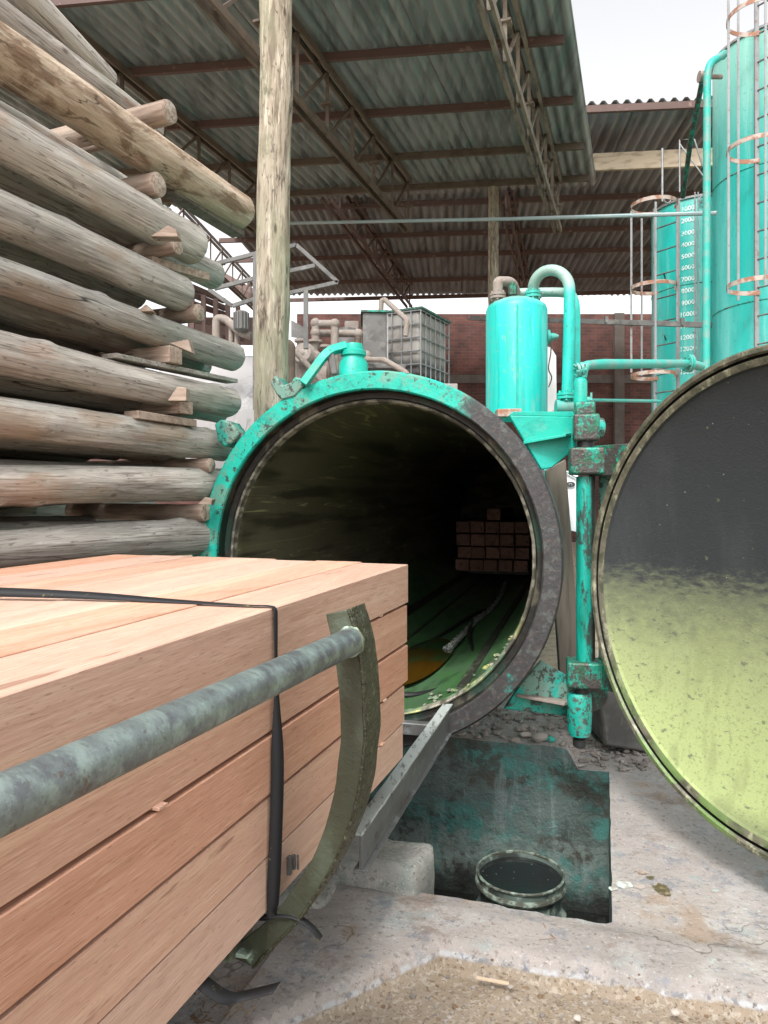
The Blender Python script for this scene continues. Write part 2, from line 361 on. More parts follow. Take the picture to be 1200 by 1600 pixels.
M['door'] = mat('stained_door_inside', (.024, .028, .030), [
    dict(c=(.040, .046, .046), s=(3, 3, .8), lo=.5, hi=.65, f=.5, d=10, rr=.7),
    dict(c=(.012, .012, .012), s=(3.6, 3.6, 5), lo=.70, hi=.74, f=.8, d=4),
    dict(c=(.38, .40, .37), k='vor', s=11, lo=.025, hi=.045, f=.55),
    dict(c=(.115, .13, .075), k='grad', lo=.11, hi=-.08, na=.42, ns=(16, 16, 44), f=1, r=.85),
    dict(c=(.25, .285, .135), k='grad', lo=.0, hi=-.42, na=.50, ns=(16, 16, 26), f=1, r=.9),
    dict(c=(.31, .37, .155), k='grad', lo=-.20, hi=-.70, na=.4, ns=(4, 4, 2.5), f=.85),
    dict(c=(.09, .10, .07), k='grad', lo=-.02, hi=-.06, f=.8, ms=(20, 20, 34), mlo=.60, mhi=.68),
    dict(c=(.17, .19, .085), k='grad', lo=-.05, hi=-.1, f=.6, ms=70, mlo=.54, mhi=.65),
    dict(c=(.20, .23, .10), k='grad', lo=-.05, hi=-.3, f=.5, ms=(9, 9, 1.6), mlo=.50, mhi=.62),
    dict(c=(.10, .12, .07), k='vor', s=6.5, lo=.04, hi=.075, f=.75),
    dict(c=(.12, .14, .08), k='vor', s=15, lo=.03, hi=.075, f=.6),
    dict(c=(.10, .12, .06), k='grad', lo=-.90, hi=-.99, na=.05, ns=8, f=.7)],
    rough=.55, bumps=[(5, .8, 10), (60, .35, 5), (150, .5, 3)], bdist=.0045, shift=False)
M['rim'] = mat('door_rim_metal', (.13, .12, .085), [
    dict(c=(.34, .34, .23), s=(14, 14, 5), lo=.52, hi=.6, f=.8, d=8, rr=.7),
    dict(c=(.045, .05, .03), s=16, lo=.44, hi=.60, f=.75, d=9, rr=.7),
    dict(c=(.13, .22, .06), k='grad', lo=-.3, hi=-.7, f=.8, ms=6, mlo=.4, mhi=.55)], rough=.5, metal=.2, bumps=[(30, 1, 7)], bdist=.004, shift=False)
M['gasket'] = mat('black_gasket', (.012, .012, .012), rough=.5)
M['pipe_patina'] = mat('patina_steel_pipe', (.17, .20, .195), [
    dict(c=(.085, .08, .095), s=(6, 16, 16), lo=.42, hi=.64, f=.75, d=10, rr=.7),
    dict(c=(.29, .36, .33), s=(7, 20, 20), lo=.44, hi=.66, f=.7, d=10, rr=.7),
    dict(c=(.10, .10, .09), s=(45, 90, 90), lo=.56, hi=.64, f=.5, d=6, rr=.7),
    dict(c=(.34, .42, .38), s=(60, 110, 110), lo=.62, hi=.68, f=.3, d=4),
    dict(c=(.11, .065, .045), s=26, lo=.62, hi=.66, f=.7, d=8, rr=.7)], rough=.40, metal=.45, bumps=[((12, 26, 26), 1, 9), (120, .3, 3)], bdist=.0018)
M['stake'] = mat('olive_stained_steel', (.055, .062, .042), [
    dict(c=(.10, .12, .085), s=(7, 7, 4), lo=.48, hi=.66, f=.65, d=7),
    dict(c=(.05, .048, .03), s=(11, 11, 6), lo=.5, hi=.65, f=.6, d=7),
    dict(c=(.36, .52, .42), k='grad', ax=2, lo=.0, hi=-.06, f=.9, ms=18, mlo=.5, mhi=.58)], rough=.42, metal=.2, bumps=[(12, .6, 6), (60, .6, 4)], bdist=.004, shift=False)
M['stake_rough'] = mat('olive_rough_flange', (.045, .045, .024), [
    dict(c=(.11, .11, .065), s=50, lo=.55, hi=.66, f=.7, d=5),
    dict(c=(.03, .028, .018), s=28, lo=.52, hi=.62, f=.7, d=5)], rough=.5, metal=.2, bumps=[(26, 2.5, 5), (70, 1, 4)], bdist=.008, shift=False)
M['verdigris'] = mat('verdigris', (.34, .46, .38), [dict(c=(.10, .12, .08), s=22, lo=.42, hi=.54, d=6)], rough=.7, bumps=[(45, 1, 5)], bdist=.004)
M['strap'] = mat('black_strap', (.014, .014, .016), [dict(c=(.30, .25, .06), s=(14, 9, 14), lo=.61, hi=.64, f=.7, d=9, rr=.75)], rough=.6, spec=.3)
M['channel'] = mat('galvanised_channel', (.14, .145, .145), [
    dict(c=(.10, .095, .09), s=(6, 2.5, 6), lo=.48, hi=.62, f=.7, d=7),
    dict(c=(.26, .285, .28), s=(9, 3, 9), lo=.53, hi=.64, f=.7, d=10, rr=.7),
    dict(c=(.05, .04, .035), s=22, lo=.62, hi=.68, f=.8, d=5)], rough=.5, metal=.3, bumps=[(25, 1, 6)], bdist=.003, shift=False)
M['railtop'] = mat('crusted_rail_top', (.40, .44, .42), [
    dict(c=(.10, .09, .08), s=(30, 9, 30), lo=.52, hi=.62, f=.8, d=8, rr=.7)], rough=.6, metal=.1, bumps=[(40, 1, 5)], bdist=.004, shift=False)
M['rail_dark'] = mat('oily_rail', (.028, .03, .022), [dict(c=(.09, .11, .07), s=(20, 5, 20), lo=.55, hi=.66, f=.7, d=5)], rough=.5, bumps=[(30, 1, 5)], bdist=.004, shift=False)
M['conc'] = mat('old_concrete', (.30, .27, .25), [
    dict(c=(.215, .20, .19), s=1.7, lo=.45, hi=.65, f=.7, d=8),
    dict(c=(.35, .335, .32), s=3.1, lo=.52, hi=.66, f=.7, d=8),
    dict(c=(.22, .27, .265), s=4.5, lo=.57, hi=.66, f=.5, d=8, rr=.65),
    dict(c=(.33, .44, .41), s=13, lo=.66, hi=.69, f=.7, d=7, rr=.65),
    dict(c=(.25, .175, .12), s=2.6, lo=.60, hi=.68, f=.6, d=6),
    dict(c=(.17, .18, .205), s=9, lo=.55, hi=.63, f=.65, d=10, rr=.72),
    dict(c=(.10, .085, .07), k='line', s=1.0, w=.0035, d=5, f=.8, ms=1.4),
    dict(c=(.12, .10, .09), s=40, lo=.56, hi=.62, f=.6, d=8, rr=.7),
    dict(c=(.44, .42, .40), s=60, lo=.58, hi=.63, f=.55, d=7, rr=.7),
    dict(c=(.18, .13, .10), s=3.3, lo=.54, hi=.64, f=.65, d=11, rr=.75, off=13),
    dict(c=(.09, .08, .07), s=(9, 9, 9), lo=.66, hi=.70, f=.6, d=10, rr=.7),
    dict(c=(.37, .385, .40), k='grad', lo=.0, hi=-.012, f=.7, ms=16, mlo=.44, mhi=.56),
    dict(c=(.12, .125, .14), k='grad', lo=.0, hi=-.012, f=.7, ms=34, mlo=.54, mhi=.60),
    dict(c=(.235, .19, .145), k='grad', lo=-.020, hi=-.030, na=.016, ns=24, f=1),
    dict(c=(.23, .18, .13), k='grad', lo=-.016, hi=-.03, f=.8, ms=7, mlo=.45, mhi=.6),
    dict(c=(.33, .29, .24), k='grad', lo=-.02, hi=-.032, f=.7, ms=45, mlo=.52, mhi=.60),
    dict(c=(.11, .085, .06), k='grad', lo=-.02, hi=-.032, f=.8, ms=75, mlo=.56, mhi=.62)], rough=.85, bumps=[(6, 2, 9), (40, 1, 7), (110, .4, 4)], bdist=.006, spec=.25, shift=False)
GL = dict(M=None)
M['pitwall'] = mat('copper_stained_concrete', (.085, .115, .105), [
    dict(c=(.045, .19, .165), s=(4, 4, 5), lo=.46, hi=.60, f=.8, d=12, rr=.72),
    dict(c=(.045, .034, .025), s=(3.0, 3.0, 4), lo=.50, hi=.60, f=.8, d=12, rr=.72, off=9),
    dict(c=(.20, .24, .23), s=(9, 9, 1.6), lo=.54, hi=.66, f=.55, d=10, rr=.7),
    dict(c=(.02, .025, .022), s=(12, 12, 2), lo=.56, hi=.66, f=.6, d=10, rr=.7),
    dict(c=(.14, .18, .165), k='grad', lo=.45, hi=.42, na=.06, ns=4, f=.8, ms=14, mlo=.42, mhi=.56),
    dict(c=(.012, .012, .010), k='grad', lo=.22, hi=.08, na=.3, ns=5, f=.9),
    dict(c=(.33, .38, .35), s=60, lo=.71, hi=.75, f=.6, d=3)], rough=.6, bumps=[(9, 2, 9), (45, 1, 6)], bdist=.008, shift=False)
M['pitfloor'] = mat('wet_sludge', (.010, .011, .010), [dict(c=(.05, .06, .05), s=9, lo=.6, hi=.7, f=.6)], rough=.25, bumps=[(9, 1, 5)], bdist=.01)
M['block'] = mat('worn_concrete_block', (.25, .245, .225), [
    dict(c=(.15, .19, .17), s=6, lo=.48, hi=.6, f=.7, d=10, rr=.7), dict(c=(.34, .325, .295), s=9, lo=.50, hi=.6, f=.6, d=10, rr=.7),
    dict(c=(.09, .08, .065), s=50, lo=.58, hi=.64, f=.6, d=6), dict(c=(.42, .41, .38), s=90, lo=.60, hi=.66, f=.6, d=4)], rough=.88, bumps=[(8, 2, 10), (50, 1, 6)], bdist=.007)
M['dirt'] = mat('dusty_dirt', (.33, .27, .205), [
    dict(c=(.22, .17, .125), s=5, lo=.45, hi=.62, f=.7, d=9), dict(c=(.44, .38, .31), s=24, lo=.56, hi=.66, f=.7, d=6),
    dict(c=(.12, .085, .06), s=60, lo=.63, hi=.70, f=.7, d=5)], rough=.95, bumps=[(20, 2, 9), (90, 1, 5)], bdist=.012, spec=.1, shift=False)
M['stone'] = mat('stone', (.36, .32, .28), [dict(c=(.25, .22, .19), s=15, lo=.45, hi=.62, f=.7, d=6)], rough=.85, bumps=[(40, 1, 6)], bdist=.003, rnd=.25)
M['rubble'] = mat('dusty_rubble', (.24, .205, .18), [dict(c=(.14, .12, .11), s=9, lo=.45, hi=.6, f=.8), dict(c=(.34, .31, .28), s=14, lo=.58, hi=.66, f=.8)], rough=.9, bumps=[(60, 1, 4)], bdist=.002)
M['teal_chip'] = mat('teal_paint_chip', (.02, .35, .28), rough=.6)
M['litter'] = mat('dry_leaf_litter', (.20, .12, .07), [dict(c=(.35, .26, .17), s=8, lo=.5, hi=.6)], rough=.9, rnd=.3)
M['drum'] = mat('stained_drum', (.13, .17, .15), [
    dict(c=(.03, .035, .03), s=(8, 8, 5), lo=.44, hi=.58, f=.9, d=7), dict(c=(.42, .52, .44), s=(10, 10, 8), lo=.54, hi=.66, f=.8, d=6),
    dict(c=(.10, .05, .03), s=22, lo=.62, hi=.68, f=.6, d=5)], rough=.5, metal=.2, bumps=[(25, 1, 6)], bdist=.004, shift=False)
M['drumrim'] = mat('drum_rim', (.24, .30, .25), [dict(c=(.045, .04, .028), s=12, lo=.42, hi=.54, f=.9, d=10, rr=.7)], rough=.5, metal=.2, bumps=[(40, 1, 6)], bdist=.003, shift=False)
M['liquid'] = mat('black_liquid', (.012, .014, .014), [dict(c=(.30, .32, .32), k='vor', s=26, lo=.05, hi=.09, f=.7)], rough=.12, bumps=[(12, 1, 3)], bdist=.001, shift=False)
M['puddle'] = mat('preservative_liquid', (.07, .035, .004), [dict(c=(.02, .06, .02), s=2.5, lo=.45, hi=.6, d=4)], rough=.08, spec=.6)
M['roof1'] = mat('corrugated_sheet_greenish', (.27, .285, .28), [
    dict(c=(.10, .115, .11), s=(6, .7, 6), lo=.45, hi=.65, f=.7, d=5), dict(c=(.12, .23, .20), s=(5, .5, 5), lo=.54, hi=.68, f=.5, d=5),
    dict(c=(.30, .34, .33), s=(14, .8, 14), lo=.58, hi=.7, f=.5, d=4)], rough=.5, metal=.2, bumps=[(6, 1, 5)], bdist=.004, rnd=.07)
M['roof2'] = mat('corrugated_sheet_brown_grey', (.225, .23, .235), [
    dict(c=(.085, .075, .07), s=(3, .6, 3), lo=.45, hi=.65, f=.7, d=5), dict(c=(.30, .28, .26), s=(9, .7, 9), lo=.58, hi=.7, f=.5, d=4)], rough=.5, metal=.2, bumps=[(6, 1, 5)], bdist=.004, rnd=.08)
M['redsteel'] = mat('red_oxide_steel', (.10, .058, .048), [dict(c=(.09, .05, .04), s=4, lo=.45, hi=.65, f=.7), dict(c=(.3, .2, .17), s=8, lo=.6, hi=.7, f=.5)], rough=.7, shift=False)
M['brownsteel'] = mat('brown_dusty_steel', (.12, .085, .06), [dict(c=(.06, .042, .03), s=4, lo=.45, hi=.65, f=.7), dict(c=(.18, .14, .105), s=8, lo=.6, hi=.7, f=.5)], rough=.7, shift=False)
M['beigesteel'] = mat('dusty_beige_steel', (.20, .165, .125), [dict(c=(.09, .07, .05), s=4, lo=.45, hi=.62, f=.8, d=6)], rough=.75, shift=False)
M['palewood'] = mat('pale_plank', (.46, .36, .26), [dict(c=(.25, .18, .12), s=(2, 14, 14), lo=.48, hi=.66, f=.7, d=6)], rough=.8, bumps=[((3, 30, 30), 1, 4)], bdist=.004)
M['greywood'] = mat('grey_brown_plank', (.15, .125, .10), [dict(c=(.07, .055, .045), s=(14, 14, 1.5), lo=.46, hi=.64, f=.7, d=6), dict(c=(.24, .22, .19), s=(18, 18, 1.5), lo=.58, hi=.7, f=.6, d=5)], rough=.8, bumps=[((30, 30, 3), 1, 4)], bdist=.004)
M['galv'] = mat('galvanised_steel', (.28, .285, .29), [dict(c=(.24, .22, .21), s=9, lo=.48, hi=.62, f=.7, d=6), dict(c=(.24, .11, .07), s=14, lo=.60, hi=.68, f=.7, d=6)], rough=.5, metal=.4, shift=False)
M['rustpaint'] = mat('rusty_white_paint', (.40, .33, .29), [dict(c=(.27, .11, .06), s=9, lo=.44, hi=.56, f=.9, d=7)], rough=.7, shift=False)
M['greysteel'] = mat('grey_steel', (.13, .125, .12), [dict(c=(.07, .065, .06), s=5, lo=.46, hi=.62, f=.7, d=6), dict(c=(.20, .185, .17), s=9, lo=.54, hi=.64, f=.6, d=9)], rough=.6, metal=.1, bumps=[(12, 1, 5)], bdist=.003)
M['dustpipe'] = mat('dusty_pipe', (.24, .205, .18), [dict(c=(.22, .17, .14), s=9, lo=.45, hi=.6, f=.7, d=6), dict(c=(.36, .325, .295), s=16, lo=.58, hi=.66, f=.6, d=5)], rough=.75, bumps=[(30, 1, 5)], bdist=.003, shift=False)
M['tealdust'] = mat('dusty_teal_pipe', (.02, .36, .30), [dict(c=(.20, .28, .25), s=7, lo=.44, hi=.60, f=.7, d=10, rr=.7), dict(c=(.05, .06, .05), s=30, lo=.62, hi=.66, f=.7, d=9, rr=.7)], rough=.5, bumps=[(30, 1, 5)], bdist=.002, shift=False)
M['tealtop'] = mat('teal_pipe_dusty_top', (.006, .40, .34), [dict(c=(.02, .5, .43), s=6, lo=.45, hi=.6, f=.6, d=8), dict(c=(.30, .33, .29), k='grad', lo=.82, hi=1.0, na=.25, ns=5, f=.8), dict(c=(.04, .05, .04), s=28, lo=.62, hi=.66, f=.8, d=9, rr=.7), dict(c=(.05, .26, .22), s=14, lo=.54, hi=.62, f=.5, d=9, rr=.7)], rough=.45, bumps=[(30, 1, 5)], bdist=.002, shift=False)
M['bluepipe'] = mat('pale_blue_pipe', (.26, .34, .35), [dict(c=(.33, .36, .36), s=5, lo=.45, hi=.62, f=.6, d=5)], rough=.5)
M['greytank'] = mat('grey_tank', (.34, .325, .325), [dict(c=(.33, .31, .31), s=2, lo=.45, hi=.62, f=.7, d=6), dict(c=(.52, .51, .52), s=6, lo=.56, hi=.68, f=.5, d=6), dict(c=(.15, .12, .11), k='line', s=3, w=.01, f=.5, ms=2)], rough=.7, bumps=[(5, 1, 5)], bdist=.004)
M['white'] = mat('white_sheet', (.72, .74, .76), [dict(c=(.5, .5, .5), s=4, lo=.5, hi=.65, f=.5)], rough=.6)
M['whiterust'] = mat('white_panel_stained', (.60, .58, .58), [dict(c=(.30, .18, .12), s=4.5, lo=.56, hi=.64, f=.9, d=5)], rough=.6)
M['ink'] = mat('black_print', (.03, .03, .03), rough=.6)
M['black'] = mat('black_rubber', (.015, .016, .016), rough=.5)
M['cable'] = mat('braided_cable', (.50, .52, .48), [dict(c=(.06, .07, .06), k='noise', s=60, lo=.45, hi=.55, f=.9, d=1)], rough=.6, bumps=[(60, 1, 2)], bdist=.006)
M['plastic'] = mat('dirty_translucent_plastic', (.33, .31, .285), [dict(c=(.20, .18, .16), s=3, lo=.42, hi=.6, f=.7, d=6), dict(c=(.05, .05, .05), k='grad', lo=.35, hi=.2, f=.9, na=.1)], rough=.5, shift=False)
M['paint_white'] = mat('white_lettering', (.75, .82, .81), [dict(c=(.25, .52, .48), s=22, lo=.54, hi=.62, d=8)], rough=.6)
M['mortarband'] = mat('cement_band', (.085, .07, .06), [dict(c=(.11, .095, .085), s=3, lo=.45, hi=.6, f=.7)], rough=.9)
# brick
def brickmat():
    m = bpy.data.materials.new('brick_wall'); m.use_nodes = True; t = m.node_tree; N = t.nodes; L = t.links; bs = N['Principled BSDF']
    tc = N.new('ShaderNodeTexCoord'); sp = N.new('ShaderNodeSeparateXYZ'); cb = N.new('ShaderNodeCombineXYZ')
    L.new(tc.outputs['Object'], sp.inputs[0]); L.new(sp.outputs[0], cb.inputs[0]); L.new(sp.outputs[2], cb.inputs[1])
    b = N.new('ShaderNodeTexBrick'); L.new(cb.outputs[0], b.inputs['Vector']); b.inputs['Scale'].default_value = 1
    b.inputs['Brick Width'].default_value = .29; b.inputs['Row Height'].default_value = .115; b.inputs['Mortar Size'].default_value = .011
    b.inputs['Color1'].default_value = (.12, .043, .034, 1); b.inputs['Color2'].default_value = (.07, .028, .024, 1); b.inputs['Mortar'].default_value = (.095, .065, .055, 1)
    n = N.new('ShaderNodeTexNoise'); n.inputs['Scale'].default_value = 1.3; n.inputs['Detail'].default_value = 8; L.new(tc.outputs['Object'], n.inputs['Vector'])
    r = N.new('ShaderNodeMapRange'); r.inputs[1].default_value = .35; r.inputs[2].default_value = .7; r.inputs[3].default_value = .65; r.inputs[4].default_value = 1.35; L.new(n.outputs[0], r.inputs[0])
    h = N.new('ShaderNodeHueSaturation'); L.new(b.outputs[0], h.inputs['Color']); L.new(r.outputs[0], h.inputs['Value']); L.new(h.outputs[0], bs.inputs['Base Color'])
    bp = N.new('ShaderNodeBump'); bp.inputs['Distance'].default_value = .01; bp.invert = True; L.new(b.outputs['Fac'], bp.inputs['Height']); L.new(bp.outputs[0], bs.inputs['Normal'])
    bs.inputs['Roughness'].default_value = .9; return m
M['brick'] = brickmat()
# rope-like seal detail etc use noise only

# ================================================================== GROUND AND PIT
GY = -.29                                     # blender yaw of the pit frame (clockwise)
GF = frame((.910, 2.935, 0), GY)              # origin = front right corner of pit; +x lateral right, +y away
GI = GF.inverted()
PL, PD, PZ = 2.3, 1.66, -.9
def slab_edge(x):                             # local y of the broken slab edge for a local x
    base = -.36+.05*noise.noise(Vector((x*1.3, 3, 0)))+.03*noise.noise(Vector((x*7, 1, 0)))+.012*noise.noise(Vector((x*25, 1, 0)))
    if x < -.62: base -= (-.62-x)*1.35
    return base
def gh(x, y):
    n = noise.fractal(Vector((x*1.5, y*1.5, 0)), .8, 2.1, 5)*.010
    e = slab_edge(x); d = y-e
    k = max(0, min(1, (d+.02)/.04)); k = k*k*(3-2*k)
    dirt = -.060+noise.fractal(Vector((x*5, y*5, 4)), .7, 2.1, 5)*.010
    slab = n - .010*max(0, noise.noise(Vector((x*11, y*11, 2)))-.25) - (.012*max(0, noise.noise(Vector((x*28, y*28, 7)))) if d < .10 else 0)
    if y < 0 and x > -1.2:                    # raised band in front of the pit
        b = max(0, min(1, (-y-.02)/.10))*max(0, min(1, (y-e)/.06+.2)); slab += .028*b
    z = dirt*(1-k)+slab*k
    if y > PD-.001:                           # plinth behind the pit
        a = max(0, min(1, (-.20-x+.06*noise.noise(Vector((x*6, y*6, 9))))/.10)); z += .125*a
        if a > .5: z += .012*noise.noise(Vector((x*9, y*9, 5)))
    return z
def gridvals(a, b, stop, fine, coarse):
    out = []; v = a
    while v < b-1e-6: out.append(v); v += fine if stop[0]-1e-6 <= v < stop[1] else coarse
    out.append(b); return out
xs = sorted(set([round(-3.4+.1*i, 4) for i in range(11)]+[round(-PL+.023*i, 4) for i in range(101)]+[0.0]+[round(.025*i, 4) for i in range(1, 121)]))
xs = [x for x in xs if not (-.02 < x < 0)]
ys = sorted(set([round(-2.2+.0225*i, 4) for i in range(98)]+[0.0]+[round(PD*i/50, 4) for i in range(1, 51)]+[round(PD+.03*i, 4) for i in range(1, 50)]))
ys = [y for y in ys if not (-.018 < y < 0)]
def near(v, a): return min(v, key=lambda q: abs(q-a))
pitx0 = near(xs, -PL)
def ej(x, y):
    e = 1e-4; on = (pitx0-e <= x <= e and (abs(y) < e or abs(y-PD) < e)) or (-e <= y <= PD+e and (abs(x) < e or abs(x-pitx0) < e))
    if not on: return Vector((x, y, gh(x, y)))
    a = max(0, noise.noise(Vector((x*7, y*7, 1)))+.05)*.022+max(0, noise.noise(Vector((x*26, y*26, 1)))-.1)*.010
    if abs(x) < e: a *= .3
    px_, py_ = x, y
    if abs(y) < e: py_ -= a
    elif abs(y-PD) < e: py_ += a
    if abs(x) < e and e < y < PD-e: px_ += a
    return Vector((px_, py_, gh(x, y)-a*.45))
g = MB(); idx = {}
for j, y in enumerate(ys):
    for i, x in enumerate(xs):
        idx[i, j] = len(g.v); g.v.append(ej(x, y))
for j in range(len(ys)-1):
    for i in range(len(xs)-1):
        xc, yc = (xs[i]+xs[i+1])/2, (ys[j]+ys[j+1])/2
        if pitx0 < xc < 0 and 0 < yc < PD: continue
        g.f.append([idx[i, j], idx[i+1, j], idx[i+1, j+1], idx[i, j+1]])
        e = slab_edge(xc)
        g.mi.append(1 if yc < e else 0)
gr = g.build('ground', M['conc'], M=GF); tag(gr, kind='structure')
o = MB().add([(-60, -25, -.07), (60, -25, -.07), (60, -.2+.0, -.07), (-60, -.2, -.07)], [(0, 1, 2, 3)])
t_ = MB()
# far ground as ring of quads around the detailed patch
X0, X1, Y0, Y1 = xs[0]+.02, xs[-1]-.02, ys[0]+.02, ys[-1]-.02
zf = -.062
A = [(-400, -400), (400, -400), (400, 400), (-400, 400)]; B = [(X0, Y0), (X1, Y0), (X1, Y1), (X0, Y1)]
for i in range(4):
    j = (i+1) % 4; t_.add([(*A[i], zf), (*A[j], zf), (*B[j], zf), (*B[i], zf)], [(0, 1, 2, 3)])
tag(t_.build('dirt_ground', M['dirt'], M=GF), kind='structure')
# pit walls
pw = MB()
def wallgrid(pts, tops, n_z=16, rough=.012, sd=0, nrm=Vector((0, 1, 0))):
    vs = []; m = len(pts)
    for k in range(n_z+1):
        for (x, y), zt in zip(pts, tops):
            z = zt+(PZ-zt)*k/n_z; v = Vector((x, y, z)) if k else ej(x, y)
            if k > 0: v += nrm*noise.fractal(v*3+Vector((sd, 0, 0)), .8, 2.1, 4)*rough
            if k > 8: v -= nrm*.0
            vs.append(v)
    pw.add(vs, [(k*m+i, k*m+i+1, (k+1)*m+i+1, (k+1)*m+i) for k in range(n_z) for i in range(m-1)])
bx = [x for x in xs if pitx0 <= x <= 0]
wallgrid([(x, PD) for x in bx], [gh(x, PD) for x in bx], nrm=Vector((0, 1, 0)))
by = [y for y in ys if 0 <= y <= PD]
wallgrid([(0, y) for y in by], [gh(0, y) for y in by], nrm=Vector((1, 0, 0)), rough=.006)
wallgrid([(pitx0, y) for y in by], [gh(pitx0, y) for y in by], nrm=Vector((-1, 0, 0)))
wallgrid([(x, 0) for x in bx], [gh(x, 0) for x in bx], nrm=Vector((0, -1, 0)), rough=.006)
for i, v in enumerate(pw.v): pw.v[i] = v-Vector((0, 0, PZ))
tag(pw.build('pit_wall', M['pitwall'], M=GF @ Matrix.Translation((0, 0, PZ)), smooth=60), kind='structure')
f_ = MB(); f_.add([(pitx0-.1, -.1, PZ+.02), (.1, -.1, PZ+.02), (.1, PD+.1, PZ+.02), (pitx0-.1, PD+.1, PZ+.02)], [(0, 1, 2, 3)])
tag(f_.build('pit_floor', M['pitfloor'], M=GF), kind='structure')
# low ledge along the foot of the back pit wall (sludge bank)
lb = MB(); 
n1 = 60; rows = [(0, .02), (.04, .10), (.12, .17), (.25, .22), (.40, .24)]
vs = []
for k, (dy, hh) in enumerate(rows[::-1]):
    pass
# concrete support block by the rail end
def rounded_block(name, lo, hi, r, mt, Mx, label, cat, seed=0, amp=.012, parent=None):
    b = MB(); n = 14
    lo, hi = Vector(lo), Vector(hi); c = (lo+hi)/2; h = (hi-lo)/2
    for ax in range(3):
        for sg in (-1, 1):
            vs = []
            for i in range(n+1):
                for j in range(n+1):
                    p = [0, 0, 0]; p[ax] = sg*h[ax]; p[(ax+1) % 3] = h[(ax+1) % 3]*(2*i/n-1); p[(ax+2) % 3] = h[(ax+2) % 3]*(2*j/n-1)
                    p = Vector(p); q = Vector([max(-h[k]+r, min(h[k]-r, p[k])) for k in range(3)])
                    d = p-q
                    if d.length > 1e-9: p = q+d.normalized()*min(r, d.length)
                    p = p+c; p += noise.noise_vector(p*4+Vector((seed, 0, 0)))*amp+noise.noise_vector(p*14)*amp*.3
                    vs.append(p)
            fs = [(i*(n+1)+j, (i+1)*(n+1)+j, (i+1)*(n+1)+j+1, i*(n+1)+j+1) for i in range(n) for j in range(n)]
            b.add(vs, fs)
    o = b.build(name, mt, M=Mx, smooth=60)
    return o
o = rounded_block('support_block', (-1.16, -.07, -.895), (-.775, .22, .125), .04, M['block'], GF, '', '', 2, .022)
tag(o, 'worn grey concrete block standing in the pit corner under the sloping steel channel', 'concrete block')
o = rounded_block('support_block', (-1.98, -.30, -.06), (-1.12, .20, .075), .035, M['block'], GF, '', '', 4, .022)
tag(o, 'low concrete pad beside the pit, partly under the curved steel stake', 'concrete pad')

# drum in the pit
dc = P(813, 1362, 0) ; Dd = 1.7/ (587/F_) ; 
zt = -.30; Dd = (EYE-zt)/(587/F_); dc = Vector(((813-600)/F_*Dd, Dd, 0))
rt = thing('steel_drum', 'open steel drum full of black liquid standing in the pit', 'drum', (dc.x, dc.y, PZ+.02))
Mr = Matrix.Translation((dc.x, dc.y, PZ+.02)); hh = zt-PZ-.02; rr = .225
prof = [(rr, 0), (rr, .10), (rr+.003, .12), (rr, .14), (rr-.012, hh-.24), (rr+.002, hh-.215), (rr+.014, hh-.195), (rr+.002, hh-.175), (rr-.014, hh-.15), (rr-.014, hh-.10), (rr-.004, hh-.07), (rr-.001, hh-.03), (rr, hh-.008), (rr-.006, hh-.01), (rr-.012, hh-.10), (rr-.012, hh-.4)]
MB().lathe(prof, Mr, 72).disp(.003, 9).build('drum_wall', M['drum'], rt)
a = MB(); a.lathe([(rr-.006, hh-.004), (rr-.004, hh+.003), (rr+.003, hh+.005), (rr+.009, hh+.001), (rr+.009, hh-.006), (rr+.003, hh-.009), (rr-.005, hh-.008)], Mr, 72, closed=True); a.disp(.003, 8).build('rim', M['drumrim'], rt)
a = MB(); a.lathe([(rr-.004, hh-.072), (rr+.010, hh-.066), (rr+.014, hh-.056), (rr+.010, hh-.046), (rr-.004, hh-.040)], Mr, 72, closed=True); a.disp(.003, 8).build('locking_ring', M['drumrim'], rt)
MB().lathe([(0, hh-.026), (rr-.010, hh-.026)], Mr, 48).build('liquid', M['liquid'], rt)

# ================================================================== RETORT (pressure cylinder)
RY = -.265; RC = Vector((-.084, 4.25, 1.336)); RF = frame(RC, RY)
rt = thing('pressure_cylinder', 'long teal wood treatment cylinder lying open above the pit', 'pressure vessel', M=RF)
AX = Matrix.Rotation(-pi/2, 4, 'X')           # local z -> local y (away)
def rl(prof, name, mt, n=144, disp=0, smooth=35):
    b = MB(); b.lathe(prof, AX, n)
    if disp: b.disp(disp, 7)
    return b.build(name, mt, rt, local=True, smooth=smooth)
rl([(.955, .17), (1.075, .17), (1.089, .155), (1.089, .012), (1.078, 0), (.988, 0), (.980, .008), (.979, .03)], 'front_flange', M['flange'], disp=.002)
rl([(.979, .03), (.975, .105), (.962, .112), (.945, .112), (.938, .118), (.934, .14)], 'recess', M['recess'])
rl([(.938, .135), (.936, .108), (.928, .100), (.920, .108), (.917, .150), (.914, .155)], 'seal_ring', M['seal'], disp=.0025)
rl([(.916, .15), (.916, .22), (.930, .26), (.930, .6), (.930, 2), (.930, 5), (.930, 8), (.930, 9.0), (.6, 9.3), (0, 9.4)], 'barrel_lining', M['inner'])
rl([(.985, .17), (.985, 9.1), (.7, 9.5), (0, 9.65)], 'barrel', M['teal'])
for s in (2.2, 7.0): rl([(.986, s), (1.03, s), (1.03, s+.08), (.986, s+.08)], 'barrel_hoop', M['teal'])
